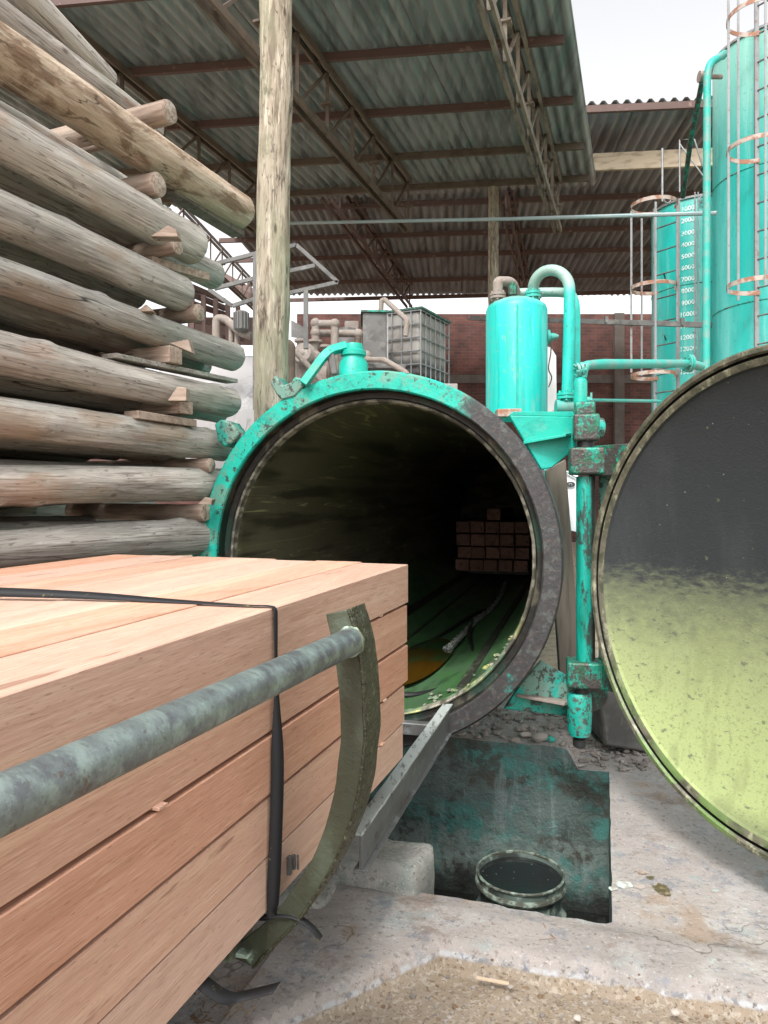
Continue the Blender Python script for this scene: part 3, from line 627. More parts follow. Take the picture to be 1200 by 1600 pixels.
# inner rails on the floor
def rpt(x, y, z): return RF @ Vector((x, y, z))
for x in (-.49, .49):
    b = MB(); b.box((x, 4.6, -.795), (.06, 8.7, .05)); b.box((x+(.03 if x > 0 else -.03), 4.6, -.77), (.012, 8.7, .03))
    b.disp(.004, 5).build('floor_rail', M['rail_dark'], rt, local=True, bevel=.004)
for x in (-.30,):
    b = MB(); b.box((x, 4.6, -.893), (.05, 8.7, .03)); b.build('floor_rail', M['rail_dark'], rt, local=True, bevel=.004)
# pool of liquid
b = MB(); b.lathe([(0, 0), (1, 0)], Matrix.Translation((-.02, 1.5, -.895)) @ Matrix.Diagonal((.20, .85, 1, 1)), 40)
b.build('liquid_pool', M['puddle'], rt, local=True)
# crusty lumps on the lower lip
b = MB()
for i in range(26):
    a = R_(random.uniform(-75, -25)); q = Vector((.918*cos(a), random.uniform(.17, .5), .918*sin(a)))
    b.sphere(q, random.uniform(.008, .02), 8, sq=(1.3, 1.8, .5))
b.disp(.006, 30); tag(b.build('crust', M['seal'], rt, local=True), kind='stuff')
# clamp lugs and valve on top
def ring_pt(ang, r, s=.0): a = R_(ang); return Vector((r*cos(a), s, r*sin(a)))
def plate_local(poly, y0, y1): b = MB(); b.prism(poly, y0, y1); return b
def pxs(pts, D=4.28):
    inv = RF.inverted(); out = []
    for x, y in pts:
        p = inv @ P(x, y, D); out.append((p.x, p.z))
    return out
b = plate_local(pxs([(333, 662), (345, 655), (363, 660), (378, 678), (366, 692), (352, 699), (340, 690)], 4.5), .0, .13); b.build('clamp_lug', M['teal_dirty'], rt, local=True, bevel=.012)
b = plate_local(pxs([(367, 690), (379, 676), (384, 690), (372, 704)], 4.5), .03, .10); b.build('lug_pin', M['greysteel'], rt, local=True, bevel=.006)
b = plate_local(pxs([(290, 842), (299, 838), (304, 850), (303, 862), (312, 862), (314, 872), (300, 873), (291, 862)], 4.55), .02, .12); b.build('clamp_lug', M['teal_dirty'], rt, local=True, bevel=.008)
b = plate_local(pxs([(425, 588), (429, 586), (441, 602), (455, 598), (462, 589), (476, 593), (476, 606), (462, 620), (440, 625), (432, 618), (419, 598)], 4.38), -.01, .14); b.build('clamp_lug', M['teal_dirty'], rt, local=True, bevel=.010)
pts = fillet([P(474, 600, 4.32), P(505, 558, 4.34), P(516, 548, 4.36), P(541, 541, 4.4)], .08)
b = MB(); b.tube(pts, [.034]*len(pts), 4); b.build('swing_lever', M['teal'], rt, bevel=.006)
b = MB(); b.bar(P(516, 552, 4.36), P(523, 586, 4.36), .045, .045); b.build('lever_link', M['greysteel'], rt, bevel=.01)
b = MB(); c = P(552, 586, 4.42); Mt = Matrix.Translation(c)
b.lathe([(.0, .19), (.055, .185), (.062, .16), (.062, .15), (.077, .14), (.077, .115), (.065, .11), (.067, .10), (.088, .07), (.088, -.06), (0, -.06)], Mt, 32); b.build('top_nozzle', M['teal'], rt)
b = MB(); b.tube(fillet([P(552, 552, 4.42), P(548, 545, 4.42), P(545, 538, 4.42)], .03), .036, 14); b.build('nozzle_cap', M['dustpipe'], rt)
# saddles
for s in (1.9, 5.2, 8.4):
    b = MB(); b.box((0, s, -1.19), (1.3, .22, .40)); b.build('saddle', M['conc'], rt, local=True, bevel=.01)
# hinge brackets welded to the ring
def bracket(poly, D, th, name, mt, bev=.006):
    b = MB(); b.pprism(poly, D, th); return b.build(name, mt, rt, bevel=bev)
bracket([(796, 649), (900, 651), (901, 700), (862, 731), (846, 734), (822, 694)], 4.22, .035, 'hinge_bracket', M['teal'])
b = MB(); b.add([P(818, 690, 4.20), P(884, 678, 4.10), P(893, 676, 4.22), P(818, 685, 4.30), P(818, 694, 4.20), P(884, 682, 4.10), P(893, 680, 4.22), P(818, 689, 4.30)], [(0,1,2,3),(7,6,5,4),(0,4,5,1),(1,5,6,2),(2,6,7,3),(3,7,4,0)]); b.build('gusset', M['teal'], rt, bevel=.002)
bracket([(796, 649), (900, 651), (895, 643), (802, 643)], 4.225, .25, 'bracket_top_plate', M['teal'], .003)
bracket([(846, 1033), (893, 1060), (893, 1120), (788, 1108), (812, 1072)], 4.22, .035, 'hinge_bracket', M['teal_dirty'])
b = MB(); b.add([P(806, 1085, 4.20), P(882, 1098, 4.05), P(893, 1094, 4.22), P(820, 1076, 4.30), P(806, 1089, 4.20), P(882, 1103, 4.05), P(893, 1099, 4.22), P(820, 1080, 4.30)], [(0,1,2,3),(7,6,5,4),(0,4,5,1),(1,5,6,2),(2,6,7,3),(3,7,4,0)]); b.build('gusset', M['dustpipe'], rt, bevel=.002)
bracket([(778, 651), (777, 639), (815, 638), (816, 651)], 4.30, .10, 'rusty_box', M['rustpaint'], .004)

# hinge post with door
RH = Vector((P(915, 800, 4.12).x, 4.12, 0))
hp = thing('door_hinge_post', 'teal and oily black vertical hinge post between the cylinder and its round door', 'hinge post', (RH.x, RH.y, .35))
def zof(py, D=4.12): return EYE-(py-HZ)/F_*D
def hbox(px0, px1, py0, py1, dep, name, mt=M['hinge'], D=4.12, yaw=-.2, bev=.014):
    b = MB(); w_ = (px1-px0)/F_*D; b.box((((px0+px1)/2-600)/F_*D, D, (zof(py0, D)+zof(py1, D))/2), (w_, dep, (py1-py0)/F_*D), yaw=yaw)
    return b.build(name, mt, hp, bevel=bev, seg=3)
b = MB(); b.cyl((RH.x, RH.y, zof(745)), (RH.x, RH.y, zof(1035)), .052, n=28); b.build('hinge_pole', M['hinge_pole'], hp)
b = MB(); b.cyl((RH.x, RH.y, zof(690)), (RH.x, RH.y, zof(705)), .046, n=28); b.build('hinge_pin', M['black'], hp)
hbox(898, 929, 629, 650, .10, 'top_cap', bev=.012)
hbox(896, 935, 648, 690, .14, 'upper_knuckle')
b = MB(); q = P(936, 668, 4.12); b.cyl(q-Vector((.02, 0, 0)), q+Vector((.022, 0, 0)), .062, .05, n=24); b.build('knuckle_cap', M['teal_dirty'], hp)
hbox(890, 947, 700, 742, .18, 'upper_door_knuckle')
hbox(886, 941, 1031, 1072, .17, 'lower_door_knuckle')
b = MB(); b.cyl((RH.x-.02, RH.y, zof(1072)), (RH.x-.02, RH.y, zof(1084)), .045, n=24); b.build('hinge_pin', M['black'], hp)
c0 = Vector((RH.x-.035, RH.y, 0)); b = MB(); b.tube([c0+Vector((0, 0, zof(p))) for p in (1082, 1085, 1110, 1140, 1148)], [.058, .066, .069, .066, .056], 28); b.disp(.003, 20); b.build('lower_knuckle', M['teal_dirty'], hp)
b = MB(); b.tube([c0+Vector((0, 0, zof(p))) for p in (1148, 1153, 1154, 1165, 1168)], [.022, .022, .036, .036, .02], 16); b.build('bottom_bolt', M['black'], hp)
b = MB(); b.cyl((RH.x+.05, RH.y+.05, zof(1090)), (RH.x+.05, RH.y+.14, zof(1090)), .09, n=28); b.build('bearing_disc', M['hinge'], hp)
# door
DC = Vector((1.608, 3.014, 1.258)); da = 1.1
u = Vector((cos(da), -sin(da), 0)); nrm = Vector((-sin(da), -cos(da), 0))
DMz = Matrix((u, nrm.cross(u)*1.0, nrm)).transposed()      # local z = normal
if DMz.determinant() < 0: DMz = Matrix((u, -nrm.cross(u), nrm)).transposed()
# frame whose local z stays world up so object coordinates give height
DF = frame(DC, 0, Matrix((u, -nrm, Vector((0, 0, 1)))).transposed())
dt = thing('cylinder_door', 'round dished steel door swung open, dark above and crusted yellow green below', 'door', M=DF)
AXD = Matrix.Rotation(pi/2, 4, 'X')           # local z -> -y (towards the open side)
def dl(prof, name, mt, n=144, disp=0): 
    b = MB(); b.lathe(prof, AXD, n)
    if disp: b.disp(disp, 6)
    return b.build(name, mt, dt, local=True)
dl([(1.036, .004), (1.044, .016), (1.062, .016), (1.071, .006), (1.071, -.075), (1.060, -.085), (.99, -.085)], 'door_rim', M['rim'], disp=.0015)
dl([(1.037, .005), (1.035, -.022), (1.024, -.022), (1.023, .004)], 'door_gasket', M['gasket'])
dl([(1.024, .002), (1.020, .006), (1.010, .004), (.992, -.006)], 'inner_lip', M['rim'])
dl([(.993, -.005), (.985, -.02), (.93, -.045), (.8, -.085), (.6, -.125), (.4, -.15), (.2, -.163), (0, -.168)], 'door_face', M['door'], 128)
dl([(.99, -.085), (.95, -.12), (.8, -.17), (.6, -.21), (.3, -.245), (0, -.255)], 'door_back', M['teal'])
# door arms (hinge plates)
inv = DF.inverted()
for (pa, pb, hgt) in (((940, 721), None, .17), ((935, 1050), None, .15)):
    z = zof((pa[1])); a_ = Vector((RH.x+.03, RH.y, z))
    c_ = DC-nrm*.16; t = (c_-u*.80); t = Vector((t.x, t.y, z))
    b = MB(); b.bar(a_, t, .05, hgt); b.build('door_arm', M['hinge'], dt, bevel=.006)
a_ = Vector((RH.x+.09, RH.y+.06, 0)); t = DC-nrm*.13-u*.97
b = MB(); b.add([Vector((a_.x, a_.y, zof(697))), Vector((t.x+.1, t.y, zof(697))), Vector((t.x+.1, t.y, zof(1065))), Vector((a_.x, a_.y, zof(1065))),
     Vector((a_.x+.02, a_.y+.02, zof(697))), Vector((t.x+.12, t.y+.02, zof(697))), Vector((t.x+.12, t.y+.02, zof(1065))), Vector((a_.x+.02, a_.y+.02, zof(1065)))],
    [(0,1,2,3),(7,6,5,4),(0,4,5,1),(1,5,6,2),(2,6,7,3),(3,7,4,0)]); b.build('stiffener_plate', M['teal_dirty'], dt)

# bridging channel rail from the cylinder mouth
ct = thing('bridging_rail', 'grey steel channel rail sloping from the cylinder mouth towards the curved stake', 'rail', (.1, 3.2, .42))
p1 = P(704, 1098, 4.30); p2 = P(556, 1306, 2.66)
def offs(a, dx=0, dy=0, dz=0): return a+Vector((dx, dy, dz))
d_ = (p2-p1).normalized(); side = d_.cross(Vector((0, 0, 1))).normalized()   # pointing left/right
if side.x < 0: side = -side
N_ = 24
def strip(w0, w1, z0, z1, name, mt, dsp=.002):
    b = MB(); rows = []
    for i in range(N_+1):
        c = p1.lerp(p2, i/N_)
        rows += [c+side*w0+Vector((0, 0, z0)), c+side*w1+Vector((0, 0, z0)), c+side*w1+Vector((0, 0, z1)), c+side*w0+Vector((0, 0, z1))]
    fs = [(4*i+k, 4*i+(k+1) % 4, 4*i+4+(k+1) % 4, 4*i+4+k) for i in range(N_) for k in range(4)]+[(0, 3, 2, 1), (4*N_, 4*N_+1, 4*N_+2, 4*N_+3)]
    b.add(rows, fs); b.disp(dsp, 12); b.build(name, mt, ct, bevel=.0015)
strip(-.032, .024, 0, .010, 'top_flange', M['railtop'], .003)
strip(.012, .024, -.120, -.001, 'web', M['channel'], .002)
strip(-.01, .040, -.130, -.121, 'bottom_flange', M['channel'], .002)
# cross member at the mouth
b = MB(); q = P(640, 1137, 4.16); l_ = Vector((cos(RY), sin(RY), 0)); b.bar(q-l_*1.0, q+l_*.16, .06, .07); o = b.build('cross_channel', M['channel'], bevel=.006)
tag(o, 'short grey steel cross channel at the bottom lip of the cylinder mouth', 'steel channel')

# ================================================================== TIMBER PACK ON TROLLEY
PYW = atan2(.3286, .9445)
e0 = Vector((.102, 3.10, 0)); ddir = Vector((sin(PYW), cos(PYW), 0)); lat = Vector((cos(PYW), -sin(PYW), 0))
def pk(w, t, z): return e0+lat*w-ddir*t+Vector((0, 0, z))         # w: lateral (right +), t: distance back from far end
BOTZ, TOPZ = .612, 1.412; rise = .0087
ang = {}
def board(wc, wid, zc, hgt, t0, length, label, group, mt=None, name='sawn_timber', slope=rise, roll=0, cat='timber'):
    mid = pk(wc, t0+length/2, zc-slope*(t0+length/2))
    X = (ddir+Vector((0, 0, slope))).normalized(); Yv = Vector((0, 0, 1)).cross(X).normalized(); Z = X.cross(Yv)
    Mx = frame(mid, 0, Matrix((X, Yv, Z)).transposed())
    if roll: Mx = Mx @ Matrix.Rotation(roll, 4, 'X')
    b = MB(); n = 40; hx, hy, hz = length/2, wid/2, hgt/2; ch = .0022
    sec = [(-hy+ch, -hz), (hy-ch, -hz), (hy, -hz+ch), (hy, hz-ch), (hy-ch, hz), (-hy+ch, hz), (-hy, hz-ch), (-hy, -hz+ch)]
    sd = random.uniform(0, 99); vs = []
    for i in range(n+1):
        x = -hx+length*i/n
        oy = noise.noise(Vector((x*.5, sd, 0)))*.003; oz = noise.noise(Vector((x*.5, 0, sd)))*.002
        for y, z in sec: vs.append((x, y+oy, z+oz))
    k = 8
    for i in range(n):
        for j in range(k): b.f.append([i*k+j, i*k+(j+1) % k, (i+1)*k+(j+1) % k, (i+1)*k+j]); b.mi.append(0)
    b.v = [Vector(v) for v in vs]
    b.f.append([7-j for j in range(8)]); b.mi.append(1); b.f.append([n*k+j for j in range(8)]); b.mi.append(1)
    o = b.build(name, [mt or M['timber'], M['timber_end']], M=Mx, smooth=25)
    return tag(o, label, cat, group)
GP = 'sawn timbers in the strapped pack on the trolley'
ordn = ['first', 'second', 'third', 'fourth', 'fifth', 'sixth', 'seventh']
bw = .214; LEN = 4.6
toff = [0, -.02, .0, -.05, -.06, -.02, -.01]
rows_z = [(1.332, .160), (1.164, .155), (.999, .151), (.836, .151), (.687, .138)]
toplab = ['topmost sawn timber forming the long right hand top edge of the strapped pack',
  'second topmost sawn timber in from the right hand edge of the pack top', 'third topmost sawn timber in from the right hand edge of the pack top',
  'middle topmost sawn timber of the seven across the pack top', 'third topmost sawn timber in from the left hand edge of the pack top',
  'second topmost sawn timber in from the left hand edge of the pack top', 'leftmost sawn timber on the pack top, nearest the stacked logs']
for i in range(7):
    board(-bw/2-i*(bw+.0015), bw, rows_z[0][0]+.001*((i*3) % 4), rows_z[0][1], toff[i], LEN, toplab[i], GP)
sidel = ['sawn timber just under the top edge one, mostly hidden behind the steel side pipe',
 'middle layer sawn timber on the pit side of the pack, just below the pipe',
 'second lowest sawn timber on the pit side of the strapped pack',
 'lowest sawn timber on the pit side of the strapped pack']
for r in range(1, 5):
    z, h = rows_z[r]
    board(-bw/2-(.0, .002, .001, .004, .006)[r], bw, z, h, (0, .01, .005, .04, .06)[r], LEN, sidel[r-1], GP)
    board(-bw*1.5-.03, bw-.01, z, h, .02, LEN-.1, '%s sawn timber in the dark inside of the strapped pack' % ('second layer', 'middle layer', 'second lowest', 'lowest')[r-1], 'timbers hidden inside the strapped pack')
    board(-bw*6.5-.01, bw, z, h, .02, LEN, '%s sawn timber on the far, log facing side of the strapped pack' % ('second layer', 'middle layer', 'second lowest', 'lowest')[r-1], 'timbers on the far side of the strapped pack')
for i, (z, t) in enumerate([(1.2475, .32), (1.2475, 2.1), (.921, .30), (.764, .33), (1.085, 1.7)]):
    b = MB(); q = pk(-.55, t, z-rise*t); b.bar(q-lat*.55, q+lat*(.545+.004*i), .03, .007); o = b.build('thin_lath', M['timber'], bevel=.001)
    tag(o, ['thin wooden lath under the top timber near the far end of the pack', 'thin wooden lath under the top timber behind the steel pipe', 'thin wooden lath above the second lowest timber of the pack, far end',
     'thin wooden lath above the lowest timber of the pack, far end', 'thin wooden lath in the middle of the pack side, left of the strap'][i], 'lath', 'laths between the pack layers')
# splinters on the far edge of the pack top
# strap
st = thing('pack_strap', 'black plastic strap with yellow marks tied round the timber pack', 'strap', tuple(pk(0, 1.21, .6)))
T0 = 1.21
def spt(w, z, dt=0): return pk(w, T0+dt, z-rise*T0)
path = [(-1.52, 1.420, .30, 0), (-1.0, 1.434, .16, 1), (-.6, 1.430, .07, .8), (-.3, 1.421, .03, .3), (-.08, 1.4165, .008, 0), (-.012, 1.4165, 0, 0), (.0060, 1.409, 0, 0), (.0075, 1.38, 0, .1), (.009, 1.27, .0, .0), (.012, 1.17, .002, .25), (.016, 1.05, .006, .9), (.018, .95, .01, 1), (.016, .8, .016, 1), (.012, .68, .02, 1), (.008, .62, .022, .7), (-.02, .595, .022, .2), (-.3, .588, .022, 0)]
b = MB(); vs = []
pc = catmull([spt(w_, z, d) for w_, z, d, k in path], 5)
tw_l = catmull([Vector((k, 0, 0)) for w_, z, d, k in path], 5)
for i, (p, k) in enumerate(zip(pc, tw_l)):
    k = k.x
    if i < 25: tw = ddir*(.011-.003*k)+Vector((0, 0, .012*k))
    else: tw = ddir*(.008+.004*k)+lat*(.013*k)
    vs += [p-tw, p+tw]
n = len(pc); b.add(vs, [(2*i, 2*i+1, 2*i+3, 2*i+2) for i in range(n-1)])
o = b.build('strap_band', M['strap'], st, smooth=50); sm = o.modifiers.new('thick', 'SOLIDIFY'); sm.thickness = .0015; sm.offset = 1
b = MB(); tl = catmull([spt(-.02, .600, .02), spt(.06, .612, .01), spt(.11, .588, 0), spt(.135, .555, -.01)], 6); vs = []
for p in tl: vs += [p-ddir*.012, p+ddir*.012]
b.add(vs, [(2*i, 2*i+1, 2*i+3, 2*i+2) for i in range(len(tl)-1)]); o = b.build('strap_tail', M['strap'], st, smooth=50); sm = o.modifiers.new('thick', 'SOLIDIFY'); sm.thickness = .0015
b = MB(); tl = catmull([pk(-.02, 1.52, .598), pk(.03, 1.50, .560), pk(.06, 1.46, .545), pk(.13, 1.44, .565)], 6); vs = []
for p in tl: vs += [p-ddir*.022, p+ddir*.022]
b.add(vs, [(2*i, 2*i+1, 2*i+3, 2*i+2) for i in range(len(tl)-1)]); o = b.build('strap_tail', M['strap'], st, smooth=50); sm = o.modifiers.new('thick', 'SOLIDIFY'); sm.thickness = .0015
b = MB(); q = spt(.012, .695, -.075); b.box(q, (.012, .016, .05), yaw=-PYW); b.box(q+lat*.002-ddir*-.02, (.012, .010, .04), yaw=-PYW+.2); b.box(q+lat*.01-ddir*-.032+Vector((0,0,-.005)), (.006, .03, .03), yaw=-PYW+.5); b.build('strap_clip', M['greysteel'], st, bevel=.002)
# trolley
AC = (-.72, 1.18); AR = 1.01; TA = 1.22
tM = frame(pk(-.75, TA, .50), -PYW)
tr = thing('timber_trolley', 'low steel trolley with curved stakes and a pipe side rail carrying the timber pack', 'trolley', M=tM)
def arc_pt(phi, R, dt=0): return pk(AC[0]+R*cos(phi), TA+dt, AC[1]+R*sin(phi))
def wz(px, py, t=TA):
    k = (px-600)/F_; bx_ = .102-.3286*t; by_ = 3.1-.9445*t
    w_ = (k*by_-bx_)/(.9445+.3286*k); D = by_-.3286*w_; return Vector((w_, 0, EYE-(py-HZ)/F_*D))
inn = catmull([wz(*p) for p in ((509, 960), (523, 1027), (531, 1105), (530, 1175), (517, 1258), (486, 1346), (429, 1425), (385, 1466), (350, 1490))], 5)
out_ = catmull([wz(*p) for p in ((545, 952), (561, 1010), (569, 1087), (569, 1170), (556, 1258), (524, 1346), (470, 1434), (430, 1476), (396, 1512))], 5)
for sgn in (1, -1):
    def sp_(v, dt, dw=0):
        return pk(v.x+dw, TA+dt, v.z) if sgn > 0 else pk(2*AC[0]-v.x-dw, TA+dt, v.z)
    web = MB(); fl = MB(); n = len(inn); vs = []; v2 = []
    for i, (a, o_) in enumerate(zip(inn, out_)):
        nr = (o_-a).normalized(); wg = .0025*noise.noise(Vector((i*.4, 0, sgn)))
        fw = .115+wg*2-.03*max(0, (i-30)/10)
        vs += [sp_(a+nr*wg, 0), sp_(o_, 0), sp_(o_, -.011), sp_(a+nr*wg, -.011)]
        v2 += [sp_(o_-nr*.010, -.011), sp_(o_+nr*.001, -.0115), sp_(o_+nr*(.001+wg), -fw), sp_(o_-nr*.010, -fw)]
    fs = [(4*i+k, 4*i+(k+1) % 4, 4*i+4+(k+1) % 4, 4*i+4+k) for i in range(n-1) for k in range(4)]+[(0, 3, 2, 1), (4*n-4, 4*n-3, 4*n-2, 4*n-1)]
    web.add(vs, fs); w1 = web.build('curved_stake', M['stake'], tr, bevel=.002)
    fl.add(v2, fs); fl.build('stake_flange', M['stake_rough'], w1, bevel=.002)
    ws = MB(); ws.tube([sp_(o_-(o_-a).normalized()*.001, .001) for a, o_ in zip(inn, out_)], .0042, 8); ws.disp(.003, 70); ws.build('weld_seam', M['stake_rough'], w1)
    if sgn > 0:
        wb = MB(); random.seed(3)
        for q in range(110):
            i = random.randrange(0, 34); o_ = out_[i]; nr = (o_-inn[i]).normalized()
            wb.sphere(sp_(o_+nr*.001, -.012-abs(random.gauss(0, .03))), random.uniform(.0015, .0038), 6)
        tag(wb.build('weld_spatter', M['stake_rough'], w1), kind='stuff')
    # side pipe
    c = arc_pt(R_(9) if sgn > 0 else pi-R_(9), AR-.05, .0); far = c-ddir*3.2+Vector((0, 0, .045))
    b = MB(); nn = 30; b.tube([c+ddir*.004]+[c.lerp(far, k/nn) for k in range(1, nn+1)], .0345, 32); 
    inv_ = MW[tr].inverted()
    o = b.build('side_pipe', M['pipe_patina'], tr)
    b = MB(); b.lathe([(.030, .006), (.036, .003), (.039, -.003), (.036, -.008), (.031, -.009)], frame(c-ddir*.004, 0, basis(ddir)), 32); b.disp(.004, 60); b.build('weld_bead', M['verdigris'], tr)
b = MB(); q = pk(-.75, TA-.006, .520); b.bar(q-lat*.70, q+lat*.66, .12, .09); b.build('cross_beam', M['stake'], tr, bevel=.006)
b = MB(); q = pk(-.75, .30, .55); b.bar(q-lat*.60, q+lat*.60, .09, .09); b.build('cross_beam', M['stake'], tr, bevel=.006)
b = MB(); q = pk(-.085, TA+.013, .478); b.bar(q-lat*.05, q+lat*.03+Vector((0, 0, .006)), .03, .012); b.build('welded_foot', M['verdigris'], tr, bevel=.003)
for w_ in (-.33, -1.17):
    b = MB(); b.bar(pk(w_, .05, .57-0), pk(w_, LEN, .57-rise*4.6), .08, .075); b.build('side_beam', M['stake'], tr, bevel=.004)
    for t in (.45, 1.9):
        q = pk(w_, t, .50); b = MB(); b.tube([q-lat*.05, q-lat*.045, q+lat*.03, q+lat*.032, q+lat*.05], [.072, .075, .075, .088, .088], 28); b.build('wheel', M['hinge'], tr)
# wheels run on raised rails near the camera side
b = MB(); b.bar(pk(-.33, 1.15, .385), pk(-.33, 5, .385-.03), .06, .08); o = b.build('yard_rail', M['channel'], bevel=.004); tag(o, 'raised steel yard rail under the trolley on the side facing the pit', 'rail', 'yard rails under the trolley')
b = MB(); b.bar(pk(-1.17, 1.15, .385), pk(-1.17, 5, .385-.03), .06, .08); o = b.build('yard_rail', M['channel'], bevel=.004); tag(o, 'raised steel yard rail under the trolley on the side facing the logs', 'rail', 'yard rails under the trolley')
for w_ in (-.33, -1.17):
    for t in (1.62, 2.6, 4.2):
        q = pk(w_, t, .17); b = MB(); b.box(q, (.2, .22, .37), yaw=-PYW); o = b.build('rail_sleeper_block', M['block'], bevel=.012); tag(o, 'concrete block under the yard rail %s, %s' % ('facing the pit' if w_ > -.5 else 'facing the logs', {1.62: 'nearest the pit end', 2.6: 'middle one', 4.2: 'nearest the camera'}[t]), 'concrete block', 'blocks under the yard rails')
b = MB(); b.bar(P(304, 1500, 2.42)+Vector((0, 0, .0)), P(215, 1640, 2.05), .03, .03); 
a1 = P(300, 1505, 0); 
def gp(px, py, z=0): D = (EYE-z)*F_/(py-HZ); return P(px, py, D)
b = MB(); b.bar(gp(300, 1500, .02), gp(205, 1660, .02), .05, .03); o = b.build('floor_edge_angle', M['brownsteel'], bevel=.003); tag(o, 'thin brownish steel edge strip on the floor beside the trolley', 'steel strip')
b = MB(); b.box(gp(318, 1520, .2), (.0001, .0001, .0001))

# ================================================================== TIMBERS INSIDE THE CYLINDER
rows = ['bottom', 'second lowest', 'third lowest', 'top full']; colsn = ['leftmost', 'second from left', 'middle', 'second from right', 'rightmost']
cx0 = P(769, 860, 10.6); cl = RF.inverted() @ cx0
random.seed(12)
tw_, th_ = .198, .165
for r in range(5):
    cs = range(5) if r < 4 else [2]
    for c in cs:
        jx = random.uniform(-.008, .008)+(-.02 if r == 0 else .0)+(.012 if r == 1 else 0)
        x = cl.x+(c-2)*(tw_+.012)+jx+(.02 if r == 4 else 0); z = -.735+(th_+.02)*(r+.5); y = cl.y+random.uniform(-.03, .05)
        Mx = RF @ Matrix.Translation((x, y+1.0, z)) @ Matrix.Rotation(pi/2, 4, 'Z')
        b = MB(); L2 = 1.6; n = 1
        b.box((0, 0, 0), (2.0, tw_-.004, th_-.006)); o = b.build('square_timber', M['timber_end'], M=Mx, bevel=.003)
        lab = ('square timber end inside the dark cylinder, %s row, %s' % (rows[r], colsn[c])) if r < 4 else 'single square timber lying on top of the far stack inside the dark cylinder'
        tag(o, lab, 'timber', 'square timbers stacked inside the cylinder')
for y in (.35, 1.6):
    b = MB(); b.box((cl.x, cl.y+y, -.76), (1.05, .1, .06))
    o = b.build('stack_bearer', M['rail_dark'], M=RF, bevel=.004); tag(o, 'dark bearer under the %s end of the timber stack inside the cylinder' % ('near' if y < 1 else 'far'), 'bearer')
# cable, hoses
def fl_(px, py, zz=.425): return gp(px, py, zz)
pts = catmull([fl_(697, 1014, .44), fl_(706, 1008, .455), fl_(722, 992, .45), fl_(745, 968, .44), fl_(768, 950, .45), fl_(783, 930, .46), fl_(789, 912, .47)], 8)
b = MB()
for k in range(3):
    pp = []
    for i, p in enumerate(pts):
        a = i*.9+k*2*pi/3; pp.append(p+Vector((cos(a)*.016, 0, sin(a)*.016)))
    b.tube(pp, .017, 8)
o = b.build('braided_cable', M['cable']); tag(o, 'pale braided cable lying along the green cylinder floor', 'cable')
b = MB(); b.tube(catmull([fl_(694, 1016, .43), fl_(705, 1010, .45), fl_(716, 1000, .45)], 5), [.018, .024, .028, .03, .03, .03, .028, .026, .026, .024, .02][:11], 12); o = b.build('cable_loop', M['cable']); tag(o, 'frayed pale end knot of the braided cable on the cylinder floor', 'cable end')
hoses = [([(600, 1086), (650, 1085), (690, 1076), (722, 1062), (740, 1045)], 'thin black hose curving across the mouth of the cylinder floor', .43),
 ([(600, 1024), (650, 1014), (700, 985), (740, 960), (765, 950), (775, 935)], 'thin black hose running diagonally left of the braided cable', .43),
 ([(739, 968), (733, 990), (738, 1012), (742, 1034)], 'short black hose hanging beside the right floor rail', .46)]
for pl, lab, zz in hoses:
    b = MB(); b.tube(catmull([fl_(x, y, zz) for x, y in pl], 6), .017, 8); o = b.build('hose', M['black']); tag(o, lab, 'hose')

